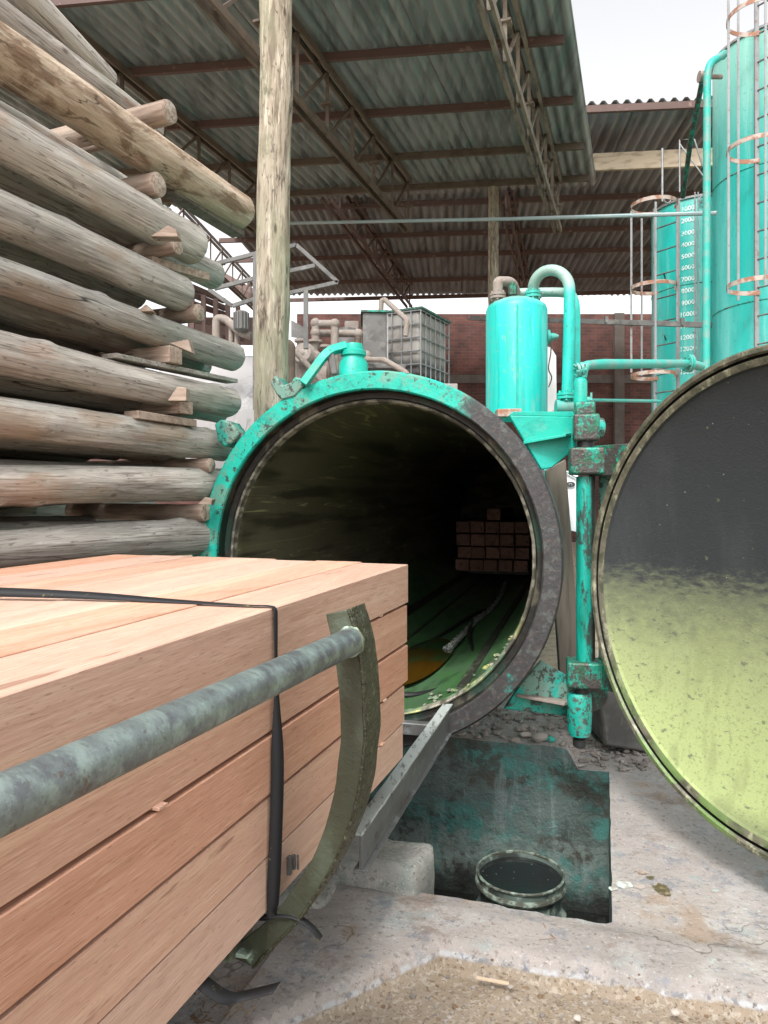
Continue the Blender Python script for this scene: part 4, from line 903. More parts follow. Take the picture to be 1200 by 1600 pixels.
# ================================================================== LOG STACK
def Lp(px, py, c=0, dy=0):
    k = (px-600)/F_; x0, y0 = -1.711-.257*c, 3.28+.11*c
    s = (k*y0-x0)/(.4317-k); D = y0+s+dy; return P(px, py, D)
def make_log(pA, pB, rA, rB, label, group, seed=0, bend=.02, kn=1, cat='log', name='log', mt=None, ext=1.6, endr=.018, m=40, st=.035):
    d = pB-pA; pA = pA-d.normalized()*ext; d = pB-pA; Lg = d.length
    slope_r = (rB-rA)/(Lg-ext); 
    X = d.normalized(); Y = Vector((0, 0, 1)).cross(X).normalized(); Z = X.cross(Y)
    Mx = frame(pA, 0, Matrix((X, Y, Z)).transposed())
    n = int(Lg/st)+2; b = MB(); rnd = random.Random(seed)
    knots = [(rnd.uniform(.2, Lg-.2), rnd.uniform(0, 6.28), rnd.uniform(.006, .018)*kn) for _ in range(int(Lg*2.2))]
    xs_ = [Lg*i/(n-1)*(1-endr/Lg) for i in range(n)]+[Lg-endr*.5, Lg-endr*.15, Lg]
    nz = len(xs_)
    for i, x in enumerate(xs_):
        r0 = rA+slope_r*(x-ext); k = 1.0
        if x > Lg-endr: q = (x-(Lg-endr))/endr; k = 1-.10*q**2
        cy = bend*noise.noise(Vector((x*.5, seed, 0))); cz = bend*noise.noise(Vector((x*.5, 0, seed+5)))
        for j in range(m):
            a = 2*pi*j/m; ca, sa = cos(a), sin(a)
            r = r0*k*(1+.045*noise.noise(Vector((x*1.2, ca*1.2+seed, sa*1.2)))+.022*noise.fractal(Vector((x*5, ca*4, sa*4+seed)), .7, 2, 3))
            g_ = noise.noise(Vector((x*.45, ca*2.4+seed*3, sa*2.4)))
            if abs(g_) < .03: r -= r0*.05*(1-abs(g_)/.03)
            for kx, ka, kh in knots:
                dx = x-kx; dd = (a-ka+pi) % (2*pi)-pi
                q = dx*dx/.0030+dd*dd/.10
                if q < 6: r += kh*math.exp(-q)
            b.v.append(Vector((x, cy+r*ca, cz+r*sa)))
    for i in range(nz-1):
        for j in range(m): b.f.append([i*m+j, i*m+(j+1) % m, (i+1)*m+(j+1) % m, (i+1)*m+j]); b.mi.append(0)
    b.v.append(Vector((0, 0, 0))); b.v.append(b.v[(nz-1)*m]*0+Vector((Lg+.002, sum(v.y for v in b.v[(nz-1)*m:nz*m])/m, sum(v.z for v in b.v[(nz-1)*m:nz*m])/m)))
    e_ = len(b.v)-1; s_ = e_-1
    for j in range(m): b.f.append([(nz-1)*m+j, (nz-1)*m+(j+1) % m, e_]); b.mi.append(1); b.f.append([(j+1) % m, j, s_]); b.mi.append(0)
    o = b.build(name, [mt or M['log'], M['cut_end']], M=Mx, smooth=45); return tag(o, label, cat, group)
GLOG = 'weathered logs in the front row of the left stack'
def rad(v, px, c=0, py0=0, ca=.9): return v*ca/2*Lp(px, 500, c).y/F_
logs = [  # (y at x=0, thick0), (end px,py, thick), label
 (84, 112, 376, 331, 68, .83, 'topmost big knotty log, its brown torn bark showing, reaching furthest right'),
 (217, 96, 303, 380, 72, .88, 'long cracked grey log just below the topmost knotty log'),
 (336, 88, 285, 455, 66, .91, 'mottled green and brown log third from the top of the front row'),
 (432, 66, 367, 557, 50, .94, 'split grey log fourth from the top, its lower side broken open'),
 (553, 76, 358, 630, 50, .97, 'greenish log fifth from the top with a thin board lying on it'),
 (650, 72, 350, 700, 50, .99, 'long log sixth from the top with a knot hole, ending behind the teal ring'),
 (757, 71, 352, 755, 54, 1.0, 'bluish green level log third from the bottom of the visible stack'),
 (857, 64, 318, 835, 62, 1.0, 'lowest visible grey log just above the sawn timber pack')]
for i, (y0, t0, ex, ey, te, ca, lab) in enumerate(logs):
    make_log(Lp(0, y0), Lp(ex, ey), rad(t0, 0, ca=ca)*.91, rad(te, ex, ca=ca)*.93, lab, GLOG, seed=i*7+1, kn=2.2 if i == 0 else 1, bend=.035, mt=M['torn'] if i == 0 else None)
make_log(Lp(0, 30, 1), Lp(240, 208, 1), rad(75, 0, 1, ca=.82), rad(50, 240, 1, ca=.82), 'pale grey log just behind and above the topmost knotty log', GLOG, seed=91)
make_log(Lp(0, -42, 1), Lp(172, 128, 1), rad(75, 0, 1, ca=.8), rad(38, 172, 1, ca=.8), 'smooth log end at the very top left of the stack against the roof', GLOG, seed=92)
make_log(Lp(0, 270, 1), Lp(337, 432, 1), rad(62, 0, 1), rad(48, 337, 1), 'short green grey log end poking out behind the cracked grey log', GLOG, seed=93)
make_log(Lp(0, 575, 1), Lp(345, 643, 1), rad(62, 0, 1), rad(40, 345, 1), 'log end tucked just under the greenish log with the thin board', GLOG, seed=94)
make_log(Lp(0, 455, 1.05), Lp(318, 572, 1.05), rad(60, 0, 1), rad(40, 318, 1), 'log end in shade under the split grey log', GLOG, seed=95)
NM = ['topmost knotty log', 'cracked grey log', 'mottled third log', 'split grey log', 'greenish log', 'log with the knot hole', 'bluish green level log', 'lowest visible log']
QL = Vector((.917, -.399, 0))
for i, (y0, t0, ex, ey, te, ca, lab) in enumerate(logs):
    a_, e_ = Lp(0, y0), Lp(ex, ey); dd = (e_-a_).normalized()
    for c in (1, 2, 3, 4):
        if c == 1 and i in (0,): continue
        sh = -QL*(.275*c)+Vector((0, 0, random.uniform(-.012, .012))); back = dd*(random.uniform(.04, .14) if c == 1 else random.uniform(.12, .4))
        make_log(a_+sh, e_+sh-back, .12, .11, ('shaded second row log directly behind the %s', 'shaded log in the third row, behind the %s', 'log deep in the stack level with the %s', 'far side stack log level with the %s')[c-1] % NM[i],
                 'shaded logs behind the front row' if c < 3 else 'logs deep in the stack', seed=120+i*9+c, m=24, st=.08)
    if i < 7:  # oversized log added at the back to stop light coming through the gaps
        a2, e2 = Lp(0, logs[i+1][0]), Lp(logs[i+1][2], logs[i+1][3]); sh = -QL*1.42
        make_log((a_+a2)/2+sh, (e_+e2)/2+sh-dd*.3, .205, .20, 'log added behind the stack to block light below the %s' % NM[i], 'logs added to block light behind the stack', seed=190+i, m=20, st=.1, ext=4.0)
for c_, y_, r_ in ((5.6, 802, .22), (6.6, 770, .25)):  # extra thick logs added to shut out the bright sliver above the lowest log
    make_log(Lp(0, y_, c_), Lp(215, y_-3, c_), r_, r_, 'thick added light blocking log %s the lowest visible layer of the stack' % ('closing off' if c_ < 6 else 'lying well behind'), 'logs added to block light behind the stack', seed=int(y_), m=20, st=.1, ext=5.0)
q_ = Vector((.917, -.399, 0))
GS = 'round spacer poles between the log layers'
for i, (px, py, th, lab) in enumerate([
  (266, 175, 37, 'round spacer pole resting on the topmost knotty log'), (249, 289, 38, 'round spacer pole poking out under the topmost knotty log'),
  (279, 386, 27, 'round spacer pole with a small wedge on top, under the cracked grey log'), (313, 489, 27, 'round spacer pole with a pale sawn end above the split grey log'),
  (331, 727, 22, 'round spacer pole above the bluish green level log, next to the teal ring'), (322, 800, 27, 'round spacer pole above the lowest visible log'),
  (240, 205, 16, 'small round pole tip tucked behind the topmost knotty log')]):
    e = Lp(px, py, 0, -.16 if i != 6 else .25); r = th/2*e.y/F_
    make_log(e-q_*.9, e, r*1.03, r, lab, GS, seed=200+i, cat='pole', name='spacer_pole', mt=M['stick'], ext=.2, bend=.01, kn=.3, endr=.008)
def slabw(px0, py0, px1, py1, h, dpt, lab, cat, name, mt='stick', dy=-.13, twist=0, wid=.1):
    a = Lp(px0, py0, 0, dy); b_ = Lp(px1, py1, 0, dy); bb = MB(); bb.bar(a, b_, wid, h*Lp(px1, py1).y/F_)
    o = bb.build(name, M[mt], bevel=.003); return tag(o, lab, cat)
def crossblock(px, py, wpx, hpx, lab, cat, name, mt='stick', dy=-.15, L_=.7):
    e = Lp(px, py, 0, dy); bb = MB(); k = e.y/F_
    X = -q_; Mx = frame(e, 0, Matrix((X, Vector((0, 0, 1)).cross(X), Vector((0, 0, 1)))).transposed())
    bb.box((L_/2, 0, 0), (L_, wpx*k, hpx*k)); bb.disp(.003, 12)
    o = bb.build(name, M[mt], M=Mx, bevel=.004); return tag(o, lab, cat)
crossblock(275, 555, 30, 26, 'square wooden spacer block under the split grey log', 'wood block', 'spacer_block')
crossblock(292, 637, 30, 20, 'square wooden spacer block above the long log with the knot hole', 'wood block', 'spacer_block')
slabw(170, 556, 362, 596, 6, .1, 'thin grey board lying along the greenish log', 'board', 'thin_board', 'log', -.02)
slabw(205, 648, 297, 662, 11, .1, 'short flat board under the square spacer block', 'board', 'flat_board', 'stick', -.06)
slabw(228, 408, 318, 434, 12, .1, 'brown flat board under the short green grey log', 'board', 'flat_board', 'stick', .12)
slabw(262, 298, 372, 366, 9, .1, 'weathered slab of bark wood hugging the underside of the topmost knotty log', 'board', 'flat_board', 'greywood', .06)
def wedge(pts, lab, dy=-.2, th=.08):
    bb = MB(); D = Lp(pts[0][0], 500).y+dy; bb.pprism(pts, D, th); o = bb.build('wooden_wedge', M['stick'], bevel=.002); tag(o, lab, 'wedge', 'wooden wedges in the log stack')
wedge([(235, 369), (262, 352), (275, 358), (278, 370)], 'small grey wedge on the pole under the cracked grey log')
wedge([(265, 536), (294, 530), (300, 551)], 'pale sawn wedge driven in beside the square block under the split log', -.24)
wedge([(262, 626), (277, 604), (291, 606), (291, 626)], 'reddish wedge standing on the lower square spacer block', -.18)
wedge([(309, 788), (320, 777), (332, 780), (330, 789)], 'tiny wedge above the lowest spacer pole by the teal ring', -.2)
wedge([(213, 487), (228, 475), (238, 486)], 'small triangular wedge above the split grey log', -.05)

# tall post
def make_post(px0, px1, py_top, D, w, label, name='wooden_post', zb=-.05, seed=1, mt='post', zt_=None):
    zt2 = P(0, py_top, D).z if zt_ is None else zt_; b = MB(); n = 150; m = 36
    xa = (px1-600)/F_*D; xb = (px0-600)/F_*D; zbot = P(0, 650, D).z
    for i in range(n):
        z = zb+(zt2-zb)*i/(n-1); t = (z-zbot)/(zt2-zbot); x = xa+(xb-xa)*t+.02*noise.noise(Vector((z*.9, seed, 0)))
        for j in range(m):
            a = 2*pi*j/m; r = w/2*(1.05-.07*t)*(1+.07*noise.noise(Vector((cos(a)*1.5, sin(a)*1.5+seed, z*2.2)))+.05*noise.noise(Vector((cos(a)*3, sin(a)*3+seed, z*5))))
            b.v.append(Vector((x+r*cos(a), D+r*sin(a), z)))
    b.f = [[i*m+j, i*m+(j+1) % m, (i+1)*m+(j+1) % m, (i+1)*m+j] for i in range(n-1) for j in range(m)]; b.mi = [0]*len(b.f)
    b.f.append([(n-1)*m+j for j in range(m)]); b.mi.append(0)
    return tag(b.build(name, M[mt], smooth=50), label, 'post')
make_post(432, 424, -60, 6.0, .262, 'tall knotty peeled tree trunk post standing between the log stack and the cylinder', seed=2)
make_post(771, 771, 291, 14.2, .20, 'slim wooden roof post rising behind the small teal tank', seed=5)

# ================================================================== ROOFS
def corr_sheet(o_, U, V, length, width, name, mt, parent, per=.17, amp=.028, lift=0):
    """U: along the corrugation, V: across"""
    b = MB(); n = int(round(width/per))*8; vs = []
    N2 = U.cross(V).normalized(); 
    if N2.z < 0: N2 = -N2
    m = 10
    for i in range(m+1):
        for k in range(n+1):
            t = k/8*2*pi; pf = max(-1, min(1, 1.35*cos(t)))
            vs.append(o_+U*(length*i/m)+V*(width*k/n)+N2*(amp*pf+lift))
    b.add(vs, [(i*(n+1)+k, i*(n+1)+k+1, (i+1)*(n+1)+k+1, (i+1)*(n+1)+k) for i in range(m) for k in range(n)])
    o = b.build(name, mt, parent, smooth=55); sm = o.modifiers.new('thick', 'SOLIDIFY'); sm.thickness = .006; return o
def truss(a, b_, depth, name, mt, parent, n=8, w=.075, spread=.12, z0=None):
    """a->b_: top chord ends; bottom chord depth below"""
    bb = MB(); dz = Vector((0, 0, -depth)); d = (b_-a); s = d.cross(Vector((0, 0, 1))).normalized()*spread/2
    for sg in (-1, 1): bb.bar(a+s*sg, b_+s*sg, w*.5, w*1.35)
    for sg in (-1, 1): bb.bar(a+dz+s*sg, b_+dz+s*sg, w*.5, w*1.35)
    for i in range(n+1):
        p = a.lerp(b_, i/n); bb.bar(p, p+dz, w*.6, w*.6)
        if i < n:
            q = a.lerp(b_, (i+.5)/n); bb.bar(p+dz, a.lerp(b_, (i+1)/n), .035, .035)
        if i % 2 == 0:
            bb.bar(p-s*1.3+dz*.5, p+s*1.3+dz*.5, .12, .03)
    return bb.build(name, mt, parent)
h1 = 6.0; z1 = EYE+h1
U1 = Vector((.33, .944, .0)).normalized(); V1 = Vector((-.99, .125, 0)).normalized()
er = Vector((3.86, 13.88, z1))
rf = thing('shed_roof', 'greenish corrugated shed roof on steel trusses above the cylinder', 'roof', (1, 10, z1))
Lr = 6.6; o1 = er+V1*(-.12)-U1*(Lr-.55)
for k in range(12):
    corr_sheet(o1+V1*(k*1.02)+Vector((0, 0, .10)), U1, V1, Lr, 1.025, 'roof_sheet', M['roof1'], rf, per=.17, lift=.004*(k % 2))
for i, (D, xr) in enumerate([(8.2, 1.95), (9.68, 2.36), (11.16, 2.87), (12.62, 3.42), (13.89, 3.86)]):
    b = MB(); a = Vector((xr, D, z1)); b.bar(a, a+V1*11.8, .06, .11); b.build('purlin', M['redsteel'] if i < 3 else M['brownsteel'], rf)
bz = EYE+h1*.85
def tru(xe, De, name_m, n=8, back=7.6):
    e = Vector((xe, De, z1-.06)); s = e-U1*back; return truss(s, e, .92, 'truss', name_m, rf, n)
tru(P(638, 290, 13.9).x, 13.9, M['brownsteel'])
tru(P(873, 290, 13.9).x-.02, 13.9, M['beigesteel'])
tru(P(400, 290, 13.9).x, 13.9, M['brownsteel'])
# roof two
h2 = 6.9; z2 = EYE+h2
r2 = thing('shed_roof', 'brown grey corrugated shed roof further back above the brick wall', 'roof', (2, 19, z2))
U2 = Vector((.10, .995, 0)).normalized(); V2 = Vector((-.996, .088, 0))
# right part starts near, left part starts behind roof one
k0 = Vector((9.6, 12.6, z2+.1))
for k in range(14):
    oo = k0+V2*(k*1.02); 
    if oo.x < 3.2: oo = oo+U2*1.6; L_ = 25.6-oo.y
    else: L_ = 25.6-oo.y
    corr_sheet(oo, U2, V2, L_, 1.025, 'roof_sheet', M['roof2'], r2, per=.205, amp=.035, lift=.004*(k % 2))
for i, off in enumerate([597, 460, 411, 378, 339, 312]):
    D = h2*F_/off-.15*0; xr = 9.5; a = Vector((xr, D-.7, z2-.02)); ln = 14.0 if off < 590 else 6.3
    b = MB(); b.bar(a, a+V2*ln, .07, .12); b.build('purlin', M['redsteel'], r2)
for (ax, ay, bx_, by_) in ((506, 306, 640, 480), (783, 292, 822, 470)):
    # bottom edge of truss at z2-.75
    hb = h2-.75; Da = hb*F_/(HZ-ay); Db = min(25.3, hb*F_/(HZ-by_)); a = P(ax, ay, Da)+Vector((0, 0, .75)); e = P(bx_, by_, hb*F_/(HZ-by_))+Vector((0, 0, .75))
    e = a+(e-a).normalized()*min((e-a).length, 10.5)
    truss(a, e, .75, 'truss', M['redsteel'], r2, 8, w=.07, spread=.16)
a = P(300, 350, 0)
hb = h2-.05; a = P(262, 300, h2*F_/475); e = P(405, 452, h2*F_/323); truss(a, e, .8, 'truss', M['brownsteel'], r2, 8, w=.06)
b = MB(); a = Vector((9.5, 12.7, z2+.06)); b.bar(a, a+V2*6.3, .05, .10); b.build('edge_trim', M['redsteel'], r2)
o = MB(); a = P(905, 255, 14.05); e = P(1150, 244, 13.3); o.bar(a, e, .07, .32); o = o.build('plank_beam', M['palewood'], bevel=.004); tag(o, 'pale wooden plank beam spanning under the roof edge beside the tall tanks', 'beam')
b = MB(); b.tube([P(440, 349, 13.6), P(800, 342, 11.8), P(1120, 333, 9.9)], .030, 8); o = b.build('long_pipe', M['bluepipe']); tag(o, 'long thin pale blue pipe strung below the trusses towards the big tank', 'pipe')
# ================================================================== BRICK WALL
wl = thing('brick_wall', 'dark red brick rear wall with a cement band under the far eave', 'wall', (3, 27, 0))
ztop = P(0, 490, 27).z
b = MB(); b.box((5.5, 0, ztop/2), (17.4, .3, ztop)); Mw = frame((0, 27.15, 0), -.0); 
o = b.build('brickwork', M['brick'], wl, local=False)
# put brick verts in world: rebuild with proper placement
for v in o.data.vertices: v.co = v.co
bpy.data.objects.remove(o, do_unlink=True)
b = MB(); b.box((5.5, 27.2, ztop/2), (17.4, .3, ztop)); b.build('brickwork', M['brick'], wl)
zb = P(0, 592, 27).z; b = MB(); b.box((5.5, 27.03, zb), (17.4, .06, .30)); b.build('cement_band', M['mortarband'], wl)
b = MB(); b.box((8.6, 26.95, ztop/2), (.35, .2, ztop-.02)); b.build('wall_pillar', M['mortarband'], wl)
# cable tray
b = MB(); a = P(735, 497, 13); e = P(1112, 508, 10.2); b.bar(a, e, .05, .075)
for t in (.33, .62, .9): 
    p = a.lerp(e, t); b.box(p+Vector((0, -.02, .03)), (.05, .06, .10))
o = b.build('cable_tray', M['greysteel'], bevel=.003); tag(o, 'straight grey steel tray running from behind the small tank to the tall tanks', 'cable tray')

# ================================================================== SMALL TEAL TANK
TX = P(807, 650, 5.5).x; zb_ = P(0, 655, 5.5).z; Rs = .227
stt = thing('receiver_tank', 'small upright teal tank with pipes on top standing beside the cylinder', 'tank', (TX, 5.5, zb_))
Mt = Matrix.Translation((TX, 5.5, zb_)); hs_ = (655-482)/F_*5.5
b = MB(); b.lathe([(0, 0), (Rs, 0), (Rs, hs_-.02), (Rs-.012, hs_+.012), (Rs-.045, hs_+.035), (Rs*.5, hs_+.065), (0, hs_+.075)], Mt, 64); b.build('tank_shell', M['teal_tank'], stt)
b = MB(); b.bar((TX-.035, 5.5-Rs-.001, zb_), (TX-.035, 5.5-Rs-.001, zb_+hs_-.03), .012, .006); b.build('weld_seam', M['teal'], stt)
def flange(p, r, h=.03, n=24): return [(0, -h/2), (r, -h/2), (r, h/2), (0, h/2)]
def add_flange(parent, c, axis, r, name='pipe_flange', mt='tealdust', h=.018, gap=.024):
    b = MB(); Mx = frame(c, 0, basis(axis)); 
    for s in (-1, 1): b.lathe([(0, s*gap/2-h/2), (r, s*gap/2-h/2), (r, s*gap/2+h/2), (0, s*gap/2+h/2)], Mx, 28)
    for k in range(6):
        a = 2*pi*k/6+.3; b.cyl(Mx @ Vector((r*.8*cos(a), r*.8*sin(a), -gap-.012)), Mx @ Vector((r*.8*cos(a), r*.8*sin(a), gap+.012)), .009, n=6)
    return b.build(name, M[mt], parent)
up = Vector((0, 0, 1)); D5 = 5.45
b = MB(); b.tube(fillet([P(833, 485, D5), P(833, 424, D5)], .1)+[], .04, 18); bpy.data.objects
pts = [P(833, 490, D5), P(833, 456, D5)]; cxp, czp, rp = 861.5, 452, 28.5
for k in range(1, 18):
    a = pi-pi*k/18; pts.append(P(cxp+rp*cos(a), czp-rp*1.05*sin(a), D5-.25*k/18))
pts += [P(890, 456, D5-.25), P(889, 520, D5-.25), P(887, 600, D5-.25), P(885, 634, D5-.25)]
b = MB(); b.tube(pts, .040, 20); b.build('overflow_pipe', M['tealtop'], stt)
add_flange(stt, P(833, 461, D5), up, .062)
add_flange(stt, P(885, 619, D5-.25), up, .066, mt='teal')
b = MB(); q = P(885, 636, D5-.25); b.cyl(q+Vector((-.075, 0, 0)), q+Vector((.075, 0, 0)), .052, n=20); b.cyl(q+Vector((-.004, 0, 0)), q+Vector((.004, 0, 0)), .057, n=20); b.cyl(q, q+Vector((0, 0, .08)), .04, n=18); b.build('pipe_tee', M['tealdust'], stt)
pts = fillet([P(778, 485, D5+.05), P(778, 448, D5+.05), P(778, 440, D5+.05), P(800, 440, D5+.12), P(806, 458, D5+.2)], .09)
b = MB(); b.tube(pts, .038, 18); b.build('elbow_pipe', M['dustpipe'], stt)
add_flange(stt, P(778, 463, D5+.05), up, .06, mt='dustpipe')
pts = fillet([P(802, 458, D5+.28), P(880, 456, D5+.2), P(899, 462, D5-.1), P(899, 600, D5-.1), P(899, 625, D5-.1)], .2)
b = MB(); b.tube(pts, .036, 18); b.build('side_pipe', M['tealtop'], stt)
b = MB(); q = P(801, 470, D5); b.tube([P(801, 478, D5), P(801, 462, D5), P(801, 461, D5), P(801, 447, D5), P(801, 446, D5), P(801, 441, D5)], [.022, .022, .034, .034, .016, .016], 10); b.build('relief_valve', M['hinge'], stt)
b = MB(); q = P(854, 527, 5.5); b.tube([q, q+Vector((.02, 0, 0)), q+Vector((.021, 0, 0)), q+Vector((.05, -.02, 0)), q+Vector((.085, -.03, 0))], [.055, .055, .03, .028, .012], 18); b.build('side_valve', M['tealdust'], stt)
for dx, dyy in ((-.15, -.12), (.15, -.12), (-.15, .15), (.15, .15)):
    b = MB(); b.bar((TX+dx, 5.5+dyy, 1.336+sqrt(max(.2, .97-(TX+dx-.26)**2))-.02), (TX+dx, 5.5+dyy, zb_), .05, .05); b.build('tank_leg', M['greysteel'], stt)
# small separator bottle with valve and long teal line
sp = thing('pipe_manifold', 'short teal valve manifold with a long thin teal line running to the tall tanks', 'pipework', tuple(P(908, 650, 5.0)))
b = MB(); q = P(907, 650, 5.0); b.tube([P(907, 652, 5.0), P(907, 596, 5.0), P(907, 592, 5.0), P(907, 588, 5.0)], [.045, .045, .036, .012], 20); b.build('manifold_body', M['teal'], sp)
pts = fillet([P(911, 590, 5.0), P(914, 571, 5.0), P(935, 569, 5.2), P(1080, 568, 7.2), P(1096, 573, 7.3)], .14)
b = MB(); b.tube(pts, [.026+(.018*i/len(pts)) for i in range(len(pts))], 14); b.build('transfer_pipe', M['tealdust'], sp)
add_flange(sp, P(1076, 568, 7.1), Vector((1, .2, 0)), .085, mt='tealdust')
add_flange(sp, P(906, 578, 5.0), Vector((1, 0, .2)), .05, mt='tealdust')
b = MB(); b.tube([P(915, 625, 5.1), P(1030, 627, 7.0)], [.012, .015], 8); b.build('thin_line', M['tealdust'], sp)
b = MB(); q = P(921, 625, 5.0); b.cyl(q-Vector((.05, 0, 0)), q+Vector((.0, 0, 0)), .022, n=14); b.cyl(q+Vector((.012, 0, -.045)), q+Vector((.012, 0, .05)), .008, n=8); b.cyl(q, q+Vector((.015, 0, 0)), .012, n=8); b.build('valve_handle', M['tealdust'], sp)

# ================================================================== TALL TANKS
def tall_tank(name, label, c, Rt, zt3, seams, mt='teal_big'):
    t = thing(name, label, 'tank', (c[0], c[1], 0)); Mx = Matrix.Translation((c[0], c[1], 0))
    b = MB(); b.lathe([(Rt, 0), (Rt, zt3-.04), (Rt-.01, zt3), (Rt-.05, zt3+.01), (0, zt3+.22)], Mx, 96); b.build('tank_shell', M[mt], t)
    for z in seams:
        b = MB(); b.lathe([(Rt+.0005, z-.010), (Rt+.007, z-.004), (Rt+.007, z+.004), (Rt+.0005, z+.010)], Mx, 96); b.build('weld_seam', M['teal_dirty'], t)
    b = MB(); b.lathe([(Rt+.001, zt3-.02), (Rt+.02, zt3-.02), (Rt+.02, zt3+.012), (Rt-.04, zt3+.012)], Mx, 96); b.build('top_rim', M['galv'], t)
    return t
T1c = (5.47, 10.15); T1 = tall_tank('storage_tank', 'tall teal storage tank nearest the camera at the right edge, behind a caged ladder', T1c, .86, 7.77, (6.0, 4.24, 2.5))
T2c = (5.21, 12.14); T2 = tall_tank('storage_tank', 'tall teal storage tank painted with white volume numbers', T2c, .75, 6.38, (5.02, 3.67, 2.3))
def ladder(parent, base, faceang, z0, z1_, cage, Rc=.34, rungs=.36, lw=.40, hoops=(), mt='galv'):
    """base: (x,y) ladder centre; faceang: direction pointing from the ladder out into the cage"""
    fx = Vector((cos(faceang), sin(faceang), 0)); sd = Vector((-fx.y, fx.x, 0)); B = Vector((base[0], base[1], 0))
    b = MB()
    for s in (-1, 1): b.bar(B+sd*s*lw/2+Vector((0, 0, z0)), B+sd*s*lw/2+Vector((0, 0, z1_)), .05, .03)
    L = b.build('ladder_rails', M[mt], parent)
    z = z0+.1
    while z < z1_:
        b = MB(); b.cyl(B-sd*lw/2+Vector((0, 0, z)), B+sd*lw/2+Vector((0, 0, z)), .012, n=8); z += rungs; b.build('rung', M['greysteel'], L)
    cc = B+fx*(Rc*.9)
    for z in hoops:
        b = MB(); pp = []
        for k in range(33):
            a = faceang+pi*.86*(k/16-1); pp.append(cc+Vector((Rc*cos(a), Rc*sin(a), z)))
        vs = []
        for p in pp:
            rd = (p-cc-Vector((0, 0, z))); rd.z = 0; rd.normalize()
            vs += [p-rd*.004+Vector((0, 0, -.028)), p+rd*.004+Vector((0, 0, -.028)), p+rd*.004+Vector((0, 0, .028)), p-rd*.004+Vector((0, 0, .028))]
        b.add(vs, [(4*i+k, 4*i+(k+1) % 4, 4*i+4+(k+1) % 4, 4*i+4+k) for i in range(32) for k in range(4)]); b.build('cage_hoop', M['rustpaint'], L)
    if cage:
        b = MB()
        for off in (-.62*pi, -.22*pi, .22*pi, .62*pi):
            a = faceang+off; p = cc+Vector((Rc*cos(a), Rc*sin(a), 0)); b.bar(p+Vector((0, 0, cage[0])), p+Vector((0, 0, cage[1])), .03, .008)
        b.build('cage_bars', M['galv'], L)
    return L
# ladder on numbered tank: photo px 1045, cage opening towards the left
ang2 = atan2(P(1030, 0, 11.2).y-T2c[1], P(1030, 0, 11.2).x-T2c[0])
lb_ = (P(1047, 0, 11.0).x, 11.15)
zz = lambda py, D: EYE-(py-HZ)/F_*D
ladder(T2, lb_, ang2-.15, .3, zz(318, 11.1), (zz(580, 10.9), zz(325, 10.9)), Rc=.33, hoops=(zz(318, 10.9), zz(447, 10.9), zz(585, 10.9)))
ang1 = R_(215)
ladder(T1, (P(1210, 0, 9.2).x, 9.25), ang1, .3, 9.0, (4.2, 9.0), Rc=.36, hoops=(zz(12, 8.9)+.0, zz(222, 8.9), zz(440, 8.9)))
# white volume numbers wrapped on the tank
def wraptext(txt, c, Rt, ang_c, z, size, parent):
    cu = bpy.data.curves.new('num', 'FONT'); cu.body = txt; cu.size = size; cu.align_x = 'CENTER'; cu.align_y = 'CENTER'; cu.resolution_u = 3; cu.offset = .0015
    ob = bpy.data.objects.new('num', cu); C.objects.link(ob); bpy.context.view_layer.update()
    me = bpy.data.meshes.new_from_object(ob.evaluated_get(bpy.context.evaluated_depsgraph_get())); bpy.data.objects.remove(ob, do_unlink=True)
    bm = bmesh.new(); bm.from_mesh(me); bmesh.ops.subdivide_edges(bm, edges=bm.edges, cuts=1); 
    iv = MW[parent].inverted()
    for v in bm.verts:
        a = ang_c+v.co.x/Rt; v.co = iv @ Vector((c[0]+(Rt+.006)*cos(a), c[1]+(Rt+.006)*sin(a), z+v.co.y))
    bm.to_mesh(me); bm.free(); me.materials.append(M['paint_white'])
    o = bpy.data.objects.new('volume_number', me); C.objects.link(o); o.parent = parent; MW[o] = MW[parent]
    o['label'] = 'white painted number %s' % txt; return o
numy = [326, 344, 364, 382, 400, 418, 436, 454, 473, 491, 509, 527, 545, 563, 581]
numt = ['1000', '2000', '3000', '4000', '5000', '6000', '7000', '8000', '9000', '10000', '11000', '12000', '13000', '14000', '15000']
kx = (1075-600)/F_
# angle on the tank where the ray px=1077 hits
best = None
for i in range(720):
    a = -pi+i*pi/360; x, y = T2c[0]+.75*cos(a), T2c[1]+.75*sin(a)
    e = abs(x/y-kx); 
    if best is None or e < best[0] and y < T2c[1]: best = (e, a, y)
for t_x, py in zip(numt, numy): wraptext(t_x, T2c, .75, best[1], zz(py, best[2]), .10, T2)
b = MB()
for px in (1086, 1091): b.cyl(P(px, 300, 11.25), P(px, 640, 11.25), .012, n=8)
b.build('level_gauge', M['galv'], T2)
b = MB()
for (px, py) in ((1060, 416), (1037, 426), (1060, 517), (1038, 524)): q = P(px, py, 11.1); b.cyl(q, q+Vector((.12, .25, -.02)), .012, n=8)
b.build('ladder_bracket', M['hinge'], T2)
for px, D in ((1043, 11.5), (1098, 11.4)):
    b = MB(); q = P(px, 312, D); pp = [q+Vector((.05*cos(a), 0, .05*sin(a))) for a in [R_(10*k) for k in range(0, 37)]]; b.tube(pp, .012, 8, cap=False); b.build('lifting_eye', M['galv'], T2)
